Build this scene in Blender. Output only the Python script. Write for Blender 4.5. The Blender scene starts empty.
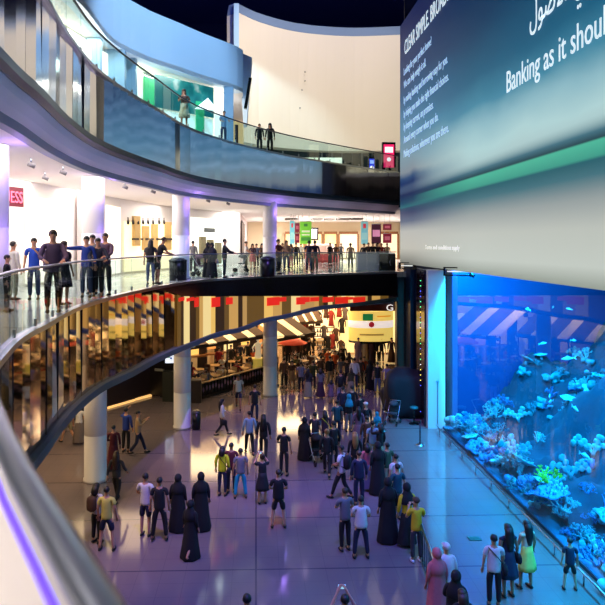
import bpy, bmesh, math, random
from mathutils import Vector, Matrix, Euler
random.seed(7)
PI = math.pi
sc = bpy.context.scene
col = sc.collection
FPX = 620.0; CZ = 8.4; PPX = 274.6; HY = 244.0; YAW = 0.03
L1 = 6.8; L2 = 13.4
# ---------------------------------------------------------------- camera
cd = bpy.data.cameras.new('camera'); cam = bpy.data.objects.new('camera', cd); col.objects.link(cam)
cd.sensor_width = 36; cd.lens = 36 * FPX / 605
cd.shift_x = (302.5 - PPX) / 605; cd.shift_y = (HY - 302.5) / 605
cam.location = (0, 0, CZ); cam.rotation_euler = (PI/2, 0, -YAW)
cd.clip_start = 0.05; cd.clip_end = 300
cd.dof.use_dof = True; cd.dof.focus_distance = 26; cd.dof.aperture_fstop = 3.6
sc.camera = cam
sc.view_settings.view_transform = 'Standard'; sc.view_settings.look = 'None'
sc.view_settings.exposure = 0.0; sc.view_settings.gamma = 1.0

def Q(px, d):
    """point on the ground plan seen in column px at distance d"""
    r = (px - PPX) / FPX * d
    return Vector((r*math.cos(YAW) + d*math.sin(YAW), d*math.cos(YAW) - r*math.sin(YAW)))
def P(px, py, z=0.0):
    return Q(px, FPX * (CZ - z) / (py - HY))
def QZ(py, d): return CZ + (HY - py) * d / FPX

# ---------------------------------------------------------------- materials
def lin(c):
    o = []
    for v in c[:3]:
        v = v / 255.0
        o.append(v/12.92 if v <= 0.04045 else ((v+0.055)/1.055)**2.4)
    return (o[0], o[1], o[2], 1.0)
_m = {}
def mat(name, c=(200,200,200), rough=0.6, metal=0.0, emit=0.0, ec=None, spec=0.5, var=0.0, scale=4.0, bump=0.0):
    if name in _m: return _m[name]
    m = bpy.data.materials.new(name); m.use_nodes = True
    nt = m.node_tree; b = nt.nodes['Principled BSDF']
    b.inputs['Base Color'].default_value = lin(c)
    b.inputs['Roughness'].default_value = rough
    b.inputs['Metallic'].default_value = metal
    b.inputs['Specular IOR Level'].default_value = spec
    if emit:
        b.inputs['Emission Color'].default_value = lin(ec or c)
        b.inputs['Emission Strength'].default_value = emit
    if var or bump:
        tc = nt.nodes.new('ShaderNodeTexCoord'); n = nt.nodes.new('ShaderNodeTexNoise')
        n.inputs['Scale'].default_value = scale; n.inputs['Detail'].default_value = 4
        nt.links.new(tc.outputs['Object'], n.inputs['Vector'])
        if var:
            mx = nt.nodes.new('ShaderNodeMix'); mx.data_type = 'RGBA'
            a = lin(c); f = 1 - var
            mx.inputs[6].default_value = (a[0]*f, a[1]*f, a[2]*f, 1); mx.inputs[7].default_value = a
            nt.links.new(n.outputs['Fac'], mx.inputs[0]); nt.links.new(mx.outputs[2], b.inputs['Base Color'])
        if bump:
            bp = nt.nodes.new('ShaderNodeBump'); bp.inputs['Strength'].default_value = bump
            nt.links.new(n.outputs['Fac'], bp.inputs['Height']); nt.links.new(bp.outputs[0], b.inputs['Normal'])
    _m[name] = m
    return m
def glass_mat(name, tint=(235,245,245), refl=0.06, rough=0.02):
    m = bpy.data.materials.new(name); m.use_nodes = True; nt = m.node_tree
    for n in list(nt.nodes): nt.nodes.remove(n)
    o = nt.nodes.new('ShaderNodeOutputMaterial'); mx = nt.nodes.new('ShaderNodeMixShader')
    t = nt.nodes.new('ShaderNodeBsdfTransparent'); g = nt.nodes.new('ShaderNodeBsdfGlossy')
    t.inputs[0].default_value = lin(tint); g.inputs['Roughness'].default_value = rough
    lw = nt.nodes.new('ShaderNodeLayerWeight'); lw.inputs[0].default_value = 0.12
    ma = nt.nodes.new('ShaderNodeMath'); ma.operation = 'MULTIPLY_ADD'; ma.inputs[1].default_value = 0.8; ma.inputs[2].default_value = refl
    nt.links.new(lw.outputs['Fresnel'], ma.inputs[0])
    ge = nt.nodes.new('ShaderNodeNewGeometry'); iv = nt.nodes.new('ShaderNodeMath'); iv.operation = 'SUBTRACT'; iv.inputs[0].default_value = 1; nt.links.new(ge.outputs['Backfacing'], iv.inputs[1])
    mu = nt.nodes.new('ShaderNodeMath'); mu.operation = 'MULTIPLY'; nt.links.new(ma.outputs[0], mu.inputs[0]); nt.links.new(iv.outputs[0], mu.inputs[1]); nt.links.new(mu.outputs[0], mx.inputs[0])
    nt.links.new(t.outputs[0], mx.inputs[1]); nt.links.new(g.outputs[0], mx.inputs[2]); nt.links.new(mx.outputs[0], o.inputs[0])
    _m[name] = m
    return m

# ---------------------------------------------------------------- mesh helpers
class MB:
    def __init__(s): s.v = []; s.f = []; s.mi = []; s.cur = 0; s.smooth = []; s.sm = False
    def vs(s, pts):
        i = len(s.v); s.v += [tuple(p) for p in pts]; return i
    def face(s, idx): s.f.append(tuple(idx)); s.mi.append(s.cur); s.smooth.append(s.sm)
    def box(s, c, d, rz=0.0, M=None):
        x, y, z = d[0]/2, d[1]/2, d[2]/2
        R = M if M is not None else Matrix.Rotation(rz, 3, 'Z'); c = Vector(c)
        i = s.vs([c + R @ Vector((a*x, b*y, e*z)) for a in (-1,1) for b in (-1,1) for e in (-1,1)])
        for q in ((0,1,3,2),(4,6,7,5),(0,4,5,1),(2,3,7,6),(0,2,6,4),(1,5,7,3)): s.face([i+k for k in q])
        return s
    def tube(s, pts, r, n=8, cap=True, sx=1.0):
        s.sm = True; pts = [Vector(p) for p in pts]; base = []
        rr = r if isinstance(r, (list, tuple)) else [r]*len(pts)
        for k, p in enumerate(pts):
            t = (pts[min(k+1, len(pts)-1)] - pts[max(k-1, 0)])
            t = t.normalized() if t.length > 1e-6 else Vector((0,0,1))
            a = t.cross(Vector((0,0,1)))
            a = Vector((1,0,0)) if a.length < 1e-3 else a.normalized()
            b = a.cross(t)
            base.append(s.vs([p + rr[k]*(math.cos(2*PI*j/n)*a*sx + math.sin(2*PI*j/n)*b) for j in range(n)]))
        for k in range(len(pts)-1):
            for j in range(n):
                s.face((base[k]+j, base[k]+(j+1) % n, base[k+1]+(j+1) % n, base[k+1]+j))
        s.sm = False
        if cap: s.face([base[0]+j for j in range(n)][::-1]); s.face([base[-1]+j for j in range(n)])
        return s
    def lathe(s, prof, n=24, c=(0,0,0), sx=1.0, sy=1.0, a0=0.0, wob=None):
        s.sm = True; base = []
        for k, (r, z) in enumerate(prof):
            ring = []
            for j in range(n):
                a = a0 + 2*PI*j/n; w = wob(k, a) if wob else 1.0
                ring.append((c[0]+r*sx*w*math.cos(a), c[1]+r*sy*w*math.sin(a), c[2]+z))
            base.append(s.vs(ring))
        for k in range(len(prof)-1):
            for j in range(n):
                s.face((base[k]+j, base[k]+(j+1) % n, base[k+1]+(j+1) % n, base[k+1]+j))
        s.sm = False
        s.face([base[0]+j for j in range(n)][::-1]); s.face([base[-1]+j for j in range(n)])
        return s
    def ball(s, c, r, n=10, m=6, fn=None):
        s.sm = True; c = Vector(c); rr = r if isinstance(r, (tuple, list)) else (r, r, r); base = []
        for k in range(1, m):
            t = PI*k/m; ring = []
            for j in range(n):
                a = 2*PI*j/n; q = Vector((math.sin(t)*math.cos(a), math.sin(t)*math.sin(a), math.cos(t)))
                w = fn(q) if fn else 1.0
                ring.append(c + Vector((q.x*rr[0], q.y*rr[1], q.z*rr[2]))*w)
            base.append(s.vs(ring))
        top = s.vs([c + Vector((0,0,rr[2]))*(fn(Vector((0,0,1))) if fn else 1)]); bot = s.vs([c - Vector((0,0,rr[2]))*(fn(Vector((0,0,-1))) if fn else 1)])
        for k in range(len(base)-1):
            for j in range(n): s.face((base[k]+j, base[k+1]+j, base[k+1]+(j+1) % n, base[k]+(j+1) % n))
        for j in range(n):
            s.face((top, base[0]+j, base[0]+(j+1) % n)); s.face((bot, base[-1]+(j+1) % n, base[-1]+j))
        s.sm = False
        return s
    def mesh(s, name):
        me = bpy.data.meshes.new(name); me.from_pydata(s.v, [], s.f); me.update()
        if name in ('glass_panel', 'acrylic_window'):
            bm = bmesh.new(); bm.from_mesh(me); bmesh.ops.recalc_face_normals(bm, faces=bm.faces); bm.to_mesh(me); bm.free()
        me.polygons.foreach_set('material_index', s.mi); me.polygons.foreach_set('use_smooth', s.smooth)
        return me
    def build(s, name, m, parent=None, loc=None, rz=0.0):
        me = s.mesh(name)
        for q in (m if isinstance(m, (list, tuple)) else [m]): me.materials.append(q)
        o = bpy.data.objects.new(name, me); col.objects.link(o)
        if parent: o.parent = parent
        if loc is not None: o.location = loc
        o.rotation_euler.z = rz
        return o
def tag(o, label, cat, group=None, kind=None):
    if label: o['label'] = label
    if cat: o['category'] = cat
    if group: o['group'] = group
    if kind: o['kind'] = kind
    return o
def struct(o): o['kind'] = 'structure'; return o
def thing(name, label, cat, loc=(0,0,0), rz=0.0, group=None):
    o = bpy.data.objects.new(name, None); col.objects.link(o); o.location = loc; o.rotation_euler.z = rz
    o.empty_display_size = 0.2
    return tag(o, label, cat, group)
kids = {}
def copy_tree(o, label=None, loc=None, rz=None, group=None, parent=None):
    c = o.copy(); col.objects.link(c); c.parent = parent
    for ch in list(o.children): copy_tree(ch, parent=c)
    if label: c['label'] = label
    if group: c['group'] = group
    if loc is not None: c.location = loc
    if rz is not None: c.rotation_euler.z = rz
    return c
_fonts = {}
def text(name, s, h, m, parent, M, width=None, ext=0.01):
    cu = bpy.data.curves.new(name, 'FONT'); cu.body = s; cu.size = 1.0; cu.extrude = 0.0
    cu.resolution_u = 3
    t = bpy.data.objects.new(name+'_tmp', cu); col.objects.link(t)
    bpy.context.view_layer.update()
    dg = bpy.context.evaluated_depsgraph_get(); ev = t.evaluated_get(dg)
    me = bpy.data.meshes.new_from_object(ev, depsgraph=dg)
    bpy.data.objects.remove(t)
    if len(me.vertices) == 0: return None
    xs = [v.co.x for v in me.vertices]; x0, x1 = min(xs), max(xs)
    k = h / 0.70; kx = k if width is None else width / (x1-x0)
    for v in me.vertices: v.co = Vector(((v.co.x-x0)*kx, v.co.y*k, 0))
    bm = bmesh.new(); bm.from_mesh(me)
    r = bmesh.ops.extrude_face_region(bm, geom=list(bm.faces))
    bmesh.ops.translate(bm, vec=(0,0,ext), verts=[g for g in r['geom'] if isinstance(g, bmesh.types.BMVert)])
    bm.to_mesh(me); bm.free()
    me.transform(M); me.materials.clear(); me.materials.append(m)
    o = bpy.data.objects.new(name, me); col.objects.link(o)
    if parent: o.parent = parent
    return o
def frame(loc, xdir, up=(0,0,1)):
    x = Vector(xdir).normalized(); y = Vector(up).normalized(); z = x.cross(y)
    M = Matrix((x, y, z)).transposed().to_4x4(); M.translation = Vector(loc); return M

# ---------------------------------------------------------------- curves of the two ring edges
def spline(pts, step):
    P0 = [Vector(p) for p in pts]; out = []
    for i in range(len(P0)-1):
        a = P0[max(i-1,0)]; b = P0[i]; c = P0[i+1]; d = P0[min(i+2,len(P0)-1)]
        n = 24
        for k in range(n):
            t = k/n
            out.append(0.5*((2*b)+(c-a)*t+(2*a-5*b+4*c-d)*t*t+(3*b-a-3*c+d)*t**3))
    out.append(P0[-1])
    L = [0]
    for i in range(1, len(out)): L.append(L[-1]+(out[i]-out[i-1]).length)
    n = max(2, int(round(L[-1]/step))); res = []; j = 0
    for k in range(n+1):
        s = L[-1]*k/n
        while j < len(L)-2 and L[j+1] < s: j += 1
        t = (s-L[j])/max(1e-9, L[j+1]-L[j]); res.append(out[j].lerp(out[j+1], min(1,max(0,t))))
    return res
def normals(c):
    ns = []
    for i in range(len(c)):
        t = c[min(i+1,len(c)-1)]-c[max(i-1,0)]; ns.append(Vector((t.y, -t.x)).normalized())
    return ns
e1 = [P(*p, L1) for p in ((6.6,348),(25,334),(43,325),(62,314),(83,305),(107,298),(132,292),(165,285.5),(200,280.5),(240,277.8),(280,275.7),(335,273.8),(396,272))]
rail_near = [P(86,603,7.93), P(58,545,7.93), P(37,500,7.93), P(0,438,7.93)]
E1pts = [Vector((2.1,-3.2)), Vector((0.95,-1.1)), Vector((0.36,-.15))] + rail_near + [Vector((-1.9,4.1)), Vector((-3.0,6.6))] + e1
E2pts = [Vector((1.5,-8)), Vector((-.4,-3)), Vector((-1.8,1)), Vector((-3.4,5.2))] + [P(px, HY*2-py, CZ-2.1) for px, py in ((0,112),(34,134),(68,157.5),(102,173),(152,186.5),(205,198),(290,207),(398,214))]
E1 = spline(E1pts, 0.30); N1 = normals(E1)
E2 = spline(E2pts, 0.30); N2 = normals(E2)
def sweep(c, ns, prof, closed=True, mb=None, zf=None):
    mb = mb or MB(); base = []; mb.sm = False
    for k, (p, n) in enumerate(zip(c, ns)):
        base.append(mb.vs([(p.x+n.x*o, p.y+n.y*o, zf(k, z) if zf else z) for o, z in prof]))
    m = len(prof)
    for k in range(len(c)-1):
        for j in range(m if closed else m-1):
            mb.face((base[k]+j, base[k]+(j+1) % m, base[k+1]+(j+1) % m, base[k+1]+j))
    if closed:
        mb.face([base[0]+j for j in range(m)]); mb.face([base[-1]+j for j in range(m)][::-1])
    return mb

# ---------------------------------------------------------------- base materials
M_white = mat('white_plaster', (232,226,222), 0.7, var=0.05, scale=0.7)
M_ceil = mat('ceiling_paint', (226,220,218), 0.8)
M_navy = mat('night_blue_ceiling', (40,52,120), 0.9)
M_rim = mat('dark_teal_rim', (38,58,72), 0.35, 0.3)
M_black = mat('black_gloss', (10,10,12), 0.25)
M_cove = mat('cove_paint', (236,222,236), 0.6)
M_band = mat('grey_band', (118,128,150), 0.5)
M_steel = mat('brushed_steel', (170,175,182), 0.28, 1.0)
M_greyrail = mat('handrail_grey', (112,118,130), 0.3, 0.6)
M_glass = glass_mat('balustrade_glass', (226,240,240), 0.12)
M_brown = mat('dark_brown_panel', (58,42,34), 0.45, var=0.2)

def tile_floor(name, c, rough, joint=(70,64,76), major=3.0, ox=0.0, oy=0.0, minor=0.6):
    m = bpy.data.materials.new(name); m.use_nodes = True; nt = m.node_tree; b = nt.nodes['Principled BSDF']
    L = nt.links.new; N = nt.nodes.new
    g = N('ShaderNodeNewGeometry'); sp = N('ShaderNodeSeparateXYZ'); L(g.outputs['Position'], sp.inputs[0])
    def math_(op, a, bb=None, v=None):
        n = N('ShaderNodeMath'); n.operation = op
        if isinstance(a, (int, float)): n.inputs[0].default_value = a
        else: L(a, n.inputs[0])
        if bb is not None:
            if isinstance(bb, (int, float)): n.inputs[1].default_value = bb
            else: L(bb, n.inputs[1])
        return n.outputs[0]
    def joints(period, w):
        outs = []
        for ax, off, per in ((sp.outputs[0], ox, period if period < 1 else 60.0), (sp.outputs[1], oy, period)):
            a = math_('SUBTRACT', ax, off); a = math_('DIVIDE', a, per); a = math_('FRACT', a)
            a = math_('SUBTRACT', a, 0.5); a = math_('ABSOLUTE', a); outs.append(math_('GREATER_THAN', a, 0.5 - w/per/2))
        return math_('MAXIMUM', outs[0], outs[1])
    J = joints(major, 0.05); j = joints(minor, 0.012)
    n = N('ShaderNodeTexNoise'); n.inputs['Scale'].default_value = 0.8; n.inputs['Detail'].default_value = 5; L(g.outputs['Position'], n.inputs['Vector'])
    mx = N('ShaderNodeMix'); mx.data_type = 'RGBA'; a = lin(c)
    mx.inputs[6].default_value = (a[0]*.8, a[1]*.8, a[2]*.8, 1); mx.inputs[7].default_value = a; L(n.outputs['Fac'], mx.inputs[0])
    f = math_('MAXIMUM', J, math_('MULTIPLY', j, 0.35))
    m2 = N('ShaderNodeMix'); m2.data_type = 'RGBA'; L(f, m2.inputs[0]); L(mx.outputs[2], m2.inputs[6]); m2.inputs[7].default_value = lin(joint)
    L(m2.outputs[2], b.inputs['Base Color'])
    b.inputs['Roughness'].default_value = rough; b.inputs['Specular IOR Level'].default_value = 0.7
    _m[name] = m
    return m
M_floor = tile_floor('polished_floor', (120,106,106), 0.10, oy=P(254,569.5).y)
M_floor1 = tile_floor('upper_floor', (226,220,214), 0.12)

# ---------------------------------------------------------------- floors and ceilings
mb = MB(); mb.box((0, 25, -.15), (50, 90, .3)); struct(mb.build('floor', M_floor))
def ring_slab(c, outer, z0, z1, name, m):
    mb = MB(); pts = [(p.x, p.y) for p in c] + outer
    a = mb.vs([(x, y, z1) for x, y in pts]); b = mb.vs([(x, y, z0) for x, y in pts]); n = len(pts)
    mb.face([a+k for k in range(n)][::-1]); mb.face([b+k for k in range(n)])
    for k in range(n): mb.face((a+k, a+(k+1) % n, b+(k+1) % n, b+k))
    me_o = mb.build(name, m)
    bm = bmesh.new(); bm.from_mesh(me_o.data); bmesh.ops.recalc_face_normals(bm, faces=bm.faces)
    bmesh.ops.triangulate(bm, faces=[f for f in bm.faces if len(f.verts) > 4]); bm.to_mesh(me_o.data); bm.free()
    return struct(me_o)
E1in = [p - n*0.05 for p, n in zip(E1, N1)]
E2in = [p - n*0.05 for p, n in zip(E2, N2)]
E1far = E1in + [Vector((9.0, E1[-1].y+.4)), Vector((9.0, 37.4))]
out1 = [(17.8, 37.4), (17.8, 70), (-24, 70), (-24, -12), (E1[0].x, -12)]
ring_slab(E1far, out1, L1-0.30, L1, 'floor.001', M_floor1)
ring_slab([p - n*0.45 for p, n in zip(E1, N1)] + [Vector((8.05, E1[-1].y+.8)), Vector((8.05, 37.4))], out1, 4.95, 5.15, 'ceiling.001', M_ceil)
out2 = [(10, E2[-1].y), (17.8, E2[-1].y), (17.8, 72), (-24, 72), (-24, -12), (E2[0].x, -12)]
ring_slab(E2in, out2, L2-0.25, L2, 'floor.002', M_floor1)
ring_slab([p - n*0.5 for p, n in zip(E2, N2)], out2, 10.80, 10.95, 'ceiling.002', M_ceil)
mb = MB(); mb.box((0, 30, 34), (90, 110, .3)); struct(mb.build('ceiling', M_navy))

# outer closing walls
mb = MB(); mb.box((-24.2, 29, 17), (.3, 84, 34)); struct(mb.build('wall_left', mat('deep_wall', (60,52,52), .8)))
mb = MB(); mb.box((0, 72.2, 17), (60, .3, 34)); struct(mb.build('wall_back', mat('deep_wall_back', (40,42,66), .8)))
mb = MB(); mb.box((0, -12.4, 17), (60, .3, 34)); struct(mb.build('wall_front', mat('deep_wall_front', (70,74,110), .8)))

# ---------------------------------------------------------------- ring edges: rims, coves, mirror fascias
# upper ring (level 2)
struct(sweep(E2, N2, [(-.05,11.40),(.14,11.40),(.16,11.22),(.10,11.10),(-.05,11.10)]).build('trim_1', M_rim))
struct(sweep(E2, N2, [(.06,11.10),(.02,10.95),(-.08,10.78),(-.20,10.66),(-.5,10.66),(-.5,11.10)]).build('trim_2', M_cove))
struct(sweep(E2, N2, [(-.20,10.66),(-.24,10.50),(-.46,10.50),(-.5,10.66)]).build('trim_3', M_band))
struct(sweep(E2, N2, [(.10,L2+.03),(.10,L2-.06),(-.10,L2-.06),(-.10,L2+.03)]).build('trim_4', M_steel))
M_mirror = mat('mirror_steel', (214,218,222), 0.13, 1.0)
M_mirror1 = mat('mirror_bronze', (222,206,186), 0.05, 1.0)
def facets(c, ns, step, zt, zb, seed, amp=0.03, tilt=0.02, m=None, name='trim_5', cut=0.0, bias=0.0):
    rnd = random.Random(seed); mb = MB(); i = 0
    while i + step < len(c):
        a, b = i, i+step; o0 = rnd.uniform(0, amp); o1 = rnd.uniform(0, amp*.4); tt = rnd.uniform(-tilt, tilt)
        if rnd.random() < .5: o0, o1 = o1, o0
        if bias: o1 += bias*min(1, max(0, (c[a].y-17.5)/2.5))
        pa, pb = c[a]+ns[a]*(o0-.02), c[b]+ns[b]*(o1-.02)
        za, zbb = zb(a), zb(b); q = rnd.uniform(0, cut)
        top = zt
        n = ns[a]*tt
        k = mb.vs([(pa.x, pa.y, za), (pb.x, pb.y, zbb), (pb.x+n.x, pb.y+n.y, top), (pa.x+n.x, pa.y+n.y, top)])
        mb.face((k, k+1, k+2, k+3))
        pc, pd = pa - ns[a]*.04, pb - ns[b]*.04
        k2 = mb.vs([(pc.x, pc.y, za), (pd.x, pd.y, zbb), (pd.x+n.x, pd.y+n.y, top), (pc.x+n.x, pc.y+n.y, top)])
        mb.face((k2+3, k2+2, k2+1, k2)); mb.face((k, k+3, k2+3, k2)); mb.face((k+1, k2+1, k2+2, k+2))
        mb.face((k+3, k+2, k2+2, k2+3)); mb.face((k, k2, k2+1, k+1))
        i += step
    return struct(mb.build(name, m))
facets(E2, N2, 2, L2-.06, lambda k: 11.40, 3, m=M_mirror, name='trim_5', bias=.10, amp=.045)
# backing walls behind both mirror claddings
struct(sweep(E2, N2, [(-.14,11.40),(-.14,L2-.25),(-.2,L2-.25),(-.2,11.40)]).build('trim_6', M_black))
# lower ring (level 1): the bottom edge height varies along the ring
rz_pts = [(0,4.35),(4,4.35),(9.5,4.42),(12.5,4.48),(17.2,4.38),(21,4.2),(26.5,4.2),(29,4.4),(31,4.75),(33,5.12),(36,5.36),(60,5.4)]
def rimz(k):
    y = max(0, E1[k].y)
    for (a, za), (b, zb) in zip(rz_pts, rz_pts[1:]):
        if a <= y <= b: t = (y-a)/(b-a); t = t*t*(3-2*t); return za+(zb-za)*t
    return 4.4
def zrim(k, z): return rimz(k) + z
struct(sweep(E1, N1, [(.05,.05),(.14,.03),(.14,-.17),(-.3,-.17),(-.3,0)], zf=zrim).build('trim_7', mat('blue_grey_rim', (80,92,92), .6, .0)))
struct(sweep(E1, N1, [(.10,L1+.03),(.10,L1-.07),(-.10,L1-.07),(-.10,L1+.03)]).build('trim_8', M_steel))
facets(E1, N1, 2, L1-.07, lambda k: rimz(k), 5, m=M_mirror1, name='trim_9', amp=.03)
struct(sweep(E1, N1, [(-.12,0),(-.12,1),(-.2,1),(-.2,0)], zf=lambda k, z: L1-.3 if z else rimz(k)).build('trim_10', M_black))

# black band painted as the mirror's dark reflection, glowing panels as its shop reflections
i0 = next(k for k, p in enumerate(E1) if p.y > 23.0)
def zband(k, z):
    d = E1[k+i0].y; t = min(1, max(0, (d-23.0)/2.5)); zb_ = (L1-.07)*(1-t) + (CZ-52*d/FPX)*t
    return zb_ if z == 0 else L1-.07
struct(sweep(E1[i0:], N1[i0:], [(.05,1),(.09,1),(.09,0),(.05,0)], zf=zband).build('trim_14', M_black))
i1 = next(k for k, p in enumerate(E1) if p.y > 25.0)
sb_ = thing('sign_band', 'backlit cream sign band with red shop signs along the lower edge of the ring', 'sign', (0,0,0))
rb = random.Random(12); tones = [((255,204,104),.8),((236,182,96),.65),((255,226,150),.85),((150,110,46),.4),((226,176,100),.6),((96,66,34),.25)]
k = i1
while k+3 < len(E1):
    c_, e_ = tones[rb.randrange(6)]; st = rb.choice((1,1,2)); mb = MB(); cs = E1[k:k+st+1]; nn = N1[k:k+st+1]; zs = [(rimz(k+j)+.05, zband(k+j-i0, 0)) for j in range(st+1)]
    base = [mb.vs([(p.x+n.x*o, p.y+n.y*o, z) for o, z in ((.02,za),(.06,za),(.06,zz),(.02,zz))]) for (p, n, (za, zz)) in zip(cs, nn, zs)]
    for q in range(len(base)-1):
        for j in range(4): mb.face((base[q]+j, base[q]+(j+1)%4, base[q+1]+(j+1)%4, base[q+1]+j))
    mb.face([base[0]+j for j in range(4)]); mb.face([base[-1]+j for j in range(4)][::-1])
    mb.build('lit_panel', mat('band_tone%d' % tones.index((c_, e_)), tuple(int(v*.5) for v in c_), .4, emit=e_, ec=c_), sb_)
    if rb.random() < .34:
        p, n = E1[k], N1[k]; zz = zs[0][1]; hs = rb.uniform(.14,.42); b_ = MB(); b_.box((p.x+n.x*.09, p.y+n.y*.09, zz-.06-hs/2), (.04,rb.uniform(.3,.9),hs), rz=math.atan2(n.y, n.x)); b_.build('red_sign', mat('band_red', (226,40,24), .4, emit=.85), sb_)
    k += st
# balustrades
def balustrade(c, ns, z, name, label, step, railm, rr):
    t = thing(name, label, 'balustrade', (c[0].x, c[0].y, z))
    o = Vector((c[0].x, c[0].y, z))
    i = 0
    while i + step < len(c):
        seg = c[i:i+step+1]; nn = ns[i:i+step+1]
        mb = MB(); e = 0.012
        sub = [(p, n) for p, n in zip(seg, nn)]
        cs = [p for p, n in sub]; cs[0] = cs[0].lerp(cs[1], .05); cs[-1] = cs[-1].lerp(cs[-2], .05)
        base = []
        for p, n in zip(cs, nn):
            base.append(mb.vs([(p.x+n.x*a-o.x, p.y+n.y*a-o.y, h) for a, h in ((e,.04),(e,1.08),(-e,1.08),(-e,.04))]))
        for k in range(len(base)-1):
            for j in range(4): mb.face((base[k]+j, base[k]+(j+1)%4, base[k+1]+(j+1)%4, base[k+1]+j))
        mb.face([base[0]+j for j in range(4)]); mb.face([base[-1]+j for j in range(4)][::-1])
        mb.build('glass_panel', M_glass, t)
        p, n = c[i], ns[i]
        cl = MB(); cl.box((p.x+n.x*.0-o.x, p.y-o.y, .10), (.05,.05,.14), math.atan2(n.y, n.x)); cl.build('clamp', M_steel, t)
        i += step
    mb = MB(); mb.tube([(p.x-o.x, p.y-o.y, 1.13) for p in c], rr, 10); mb.build('handrail', railm, t)
    return t
balustrade(E1, N1, L1+.02, 'glass_balustrade', 'long curved glass balustrade with grey handrail round the middle floor, starting close at lower left', 5, M_greyrail, .028)
balustrade(E2, N2, L2+.02, 'glass_balustrade', 'curved glass balustrade with dark handrail along the top floor above the mirrored band', 5, mat('handrail_dark', (44,56,66), .3, .5), .035)

lg = [(p, n) for p, n in zip(E1, N1) if -1.5 < p.y < 2.4]
o = sweep([p for p, n in lg], [n for p, n in lg], [(-.014,7.925),(-.014,6.86),(-.03,6.86),(-.03,7.925)]).build('parapet_panel', mat('ledge_white', (240,232,226), .5))
tag(o, 'white parapet panel under the nearest stretch of handrail at lower left', 'panel')
o = sweep([p for p, n in lg], [n for p, n in lg], [(-.031,7.925),(-.031,7.912),(-.039,7.912),(-.039,7.925)]).build('led_strip', mat('led_violet', (90,60,255), emit=1.6)); tag(o, 'glowing violet light strip along the inner side of the nearest handrail', 'light')
# ---------------------------------------------------------------- round columns
def column(px, py, z0, z1, label, r=.39, foot_z=0):
    z1 -= .02
    p = P(px, py, foot_z)
    t = thing('round_column', label, 'column', (p.x, p.y, z0), group=None); t['kind'] = 'thing'
    n = max(2, round((z1-z0)/1.7)); h = (z1-z0)/n
    for k in range(n):
        mb = MB(); a = k*h
        prof = [(r, a+.012), (r, a+h-.012), (r-.012, a+h)] if k else [(r+.03, a), (r+.03, a+.1), (r, a+.12), (r, a+h-.012), (r-.012, a+h)]
        mb.lathe([(r-.012, a)] + prof if k else prof, 40)
        mb.build('drum', mat('column_white', (224,220,218), .38), t)
    return p
COLS = []
COLS.append(column(95.5, 480, 0, 4.95, 'nearest white round column on the ground floor, beside the rim of the ring'))
COLS.append(column(182.3, 427.5, 0, 4.95, 'white round column on the ground floor next to the litter bin'))
COLS.append(column(270.3, 395, 0, 4.95, 'white round column on the ground floor at the end of the restaurant fence'))
COLS.append(column(93.3, 480, L1, 10.8, 'white round column with violet light on the middle floor behind the pointing man'))
COLS.append(column(181, 427.5, L1, 10.8, 'white round column on the middle floor beside the black bin and leaning couple'))
COLS.append(column(269.8, 395, L1, 10.8, 'white round column on the middle floor next to the man in maroon shirt'))
pc = Q(-6, 14.9); 
_y = HY + FPX*CZ/14.9
COLS.append(column(-7, _y, L1, 10.8, 'white round column cut by the picture edge beside the red shop sign', .36))

# ================================================================ right side: wall, screen, aquarium
XW = 8.5
# tank shell
M_tank = mat('tank_wall', (4,66,128), .9, var=.35, scale=.25)
mb = MB(); mb.box((16.6, 15.5, 4.2), (.3, 25.4, 8.4)); struct(mb.build('wall_right_tank', M_tank))
mb = MB(); mb.box((12.8, 28.0, 4.2), (7.8, .3, 8.4)); mb.box((12.8, 2.9, 4.2), (7.8, .3, 8.4)); struct(mb.build('wall_end_tank', M_tank))
mb = MB(); mb.box((12.6, 15.5, .06), (8.2, 25.0, .1)); struct(mb.build('floor.003', mat('tank_sand', (40,110,140), .9, var=.4)))
mb = MB(); mb.box((12.8, 15.5, 8.5), (7.8, 25.4, .2)); struct(mb.build('ceiling.003', mat('tank_lid', (10,40,90), .9)))
# wall beyond the tank end and behind the screen
mb = MB(); mb.box((9.0, 18, 15), (.2, 36, 13)); mb.box((9.35, 33.0, 3.75), (.3, 8.4, 7.5)); mb.box((18.0, 54.6, 17), (.3, 35, 34)); mb.box((13.4, 37.2, 17), (8.9, .2, 34)); struct(mb.build('wall_right', mat('right_wall_dark', (30,32,44), .6)))
# acrylic window of the tank
def tank_glass():
    m = bpy.data.materials.new('acrylic'); m.use_nodes = True; nt = m.node_tree
    for n in list(nt.nodes): nt.nodes.remove(n)
    N = nt.nodes.new; L = nt.links.new
    o = N('ShaderNodeOutputMaterial'); mx = N('ShaderNodeMixShader'); t = N('ShaderNodeBsdfTransparent'); g = N('ShaderNodeBsdfGlossy')
    t.inputs[0].default_value = (.62, .86, .95, 1); g.inputs[0].default_value = (.75,.9,1,1); g.inputs['Roughness'].default_value = .015
    lw = N('ShaderNodeFresnel'); lw.inputs[0].default_value = 1.35
    ma = N('ShaderNodeMath'); ma.operation = 'MULTIPLY_ADD'; ma.inputs[1].default_value = .7; ma.inputs[2].default_value = .02
    L(lw.outputs[0], ma.inputs[0])
    ge = N('ShaderNodeNewGeometry'); iv = N('ShaderNodeMath'); iv.operation = 'SUBTRACT'; iv.inputs[0].default_value = 1; L(ge.outputs['Backfacing'], iv.inputs[1])
    mu = N('ShaderNodeMath'); mu.operation = 'MULTIPLY'; L(ma.outputs[0], mu.inputs[0]); L(iv.outputs[0], mu.inputs[1]); L(mu.outputs[0], mx.inputs[0])
    L(t.outputs[0], mx.inputs[1]); L(g.outputs[0], mx.inputs[2]); L(mx.outputs[0], o.inputs[0])
    return m
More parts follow.
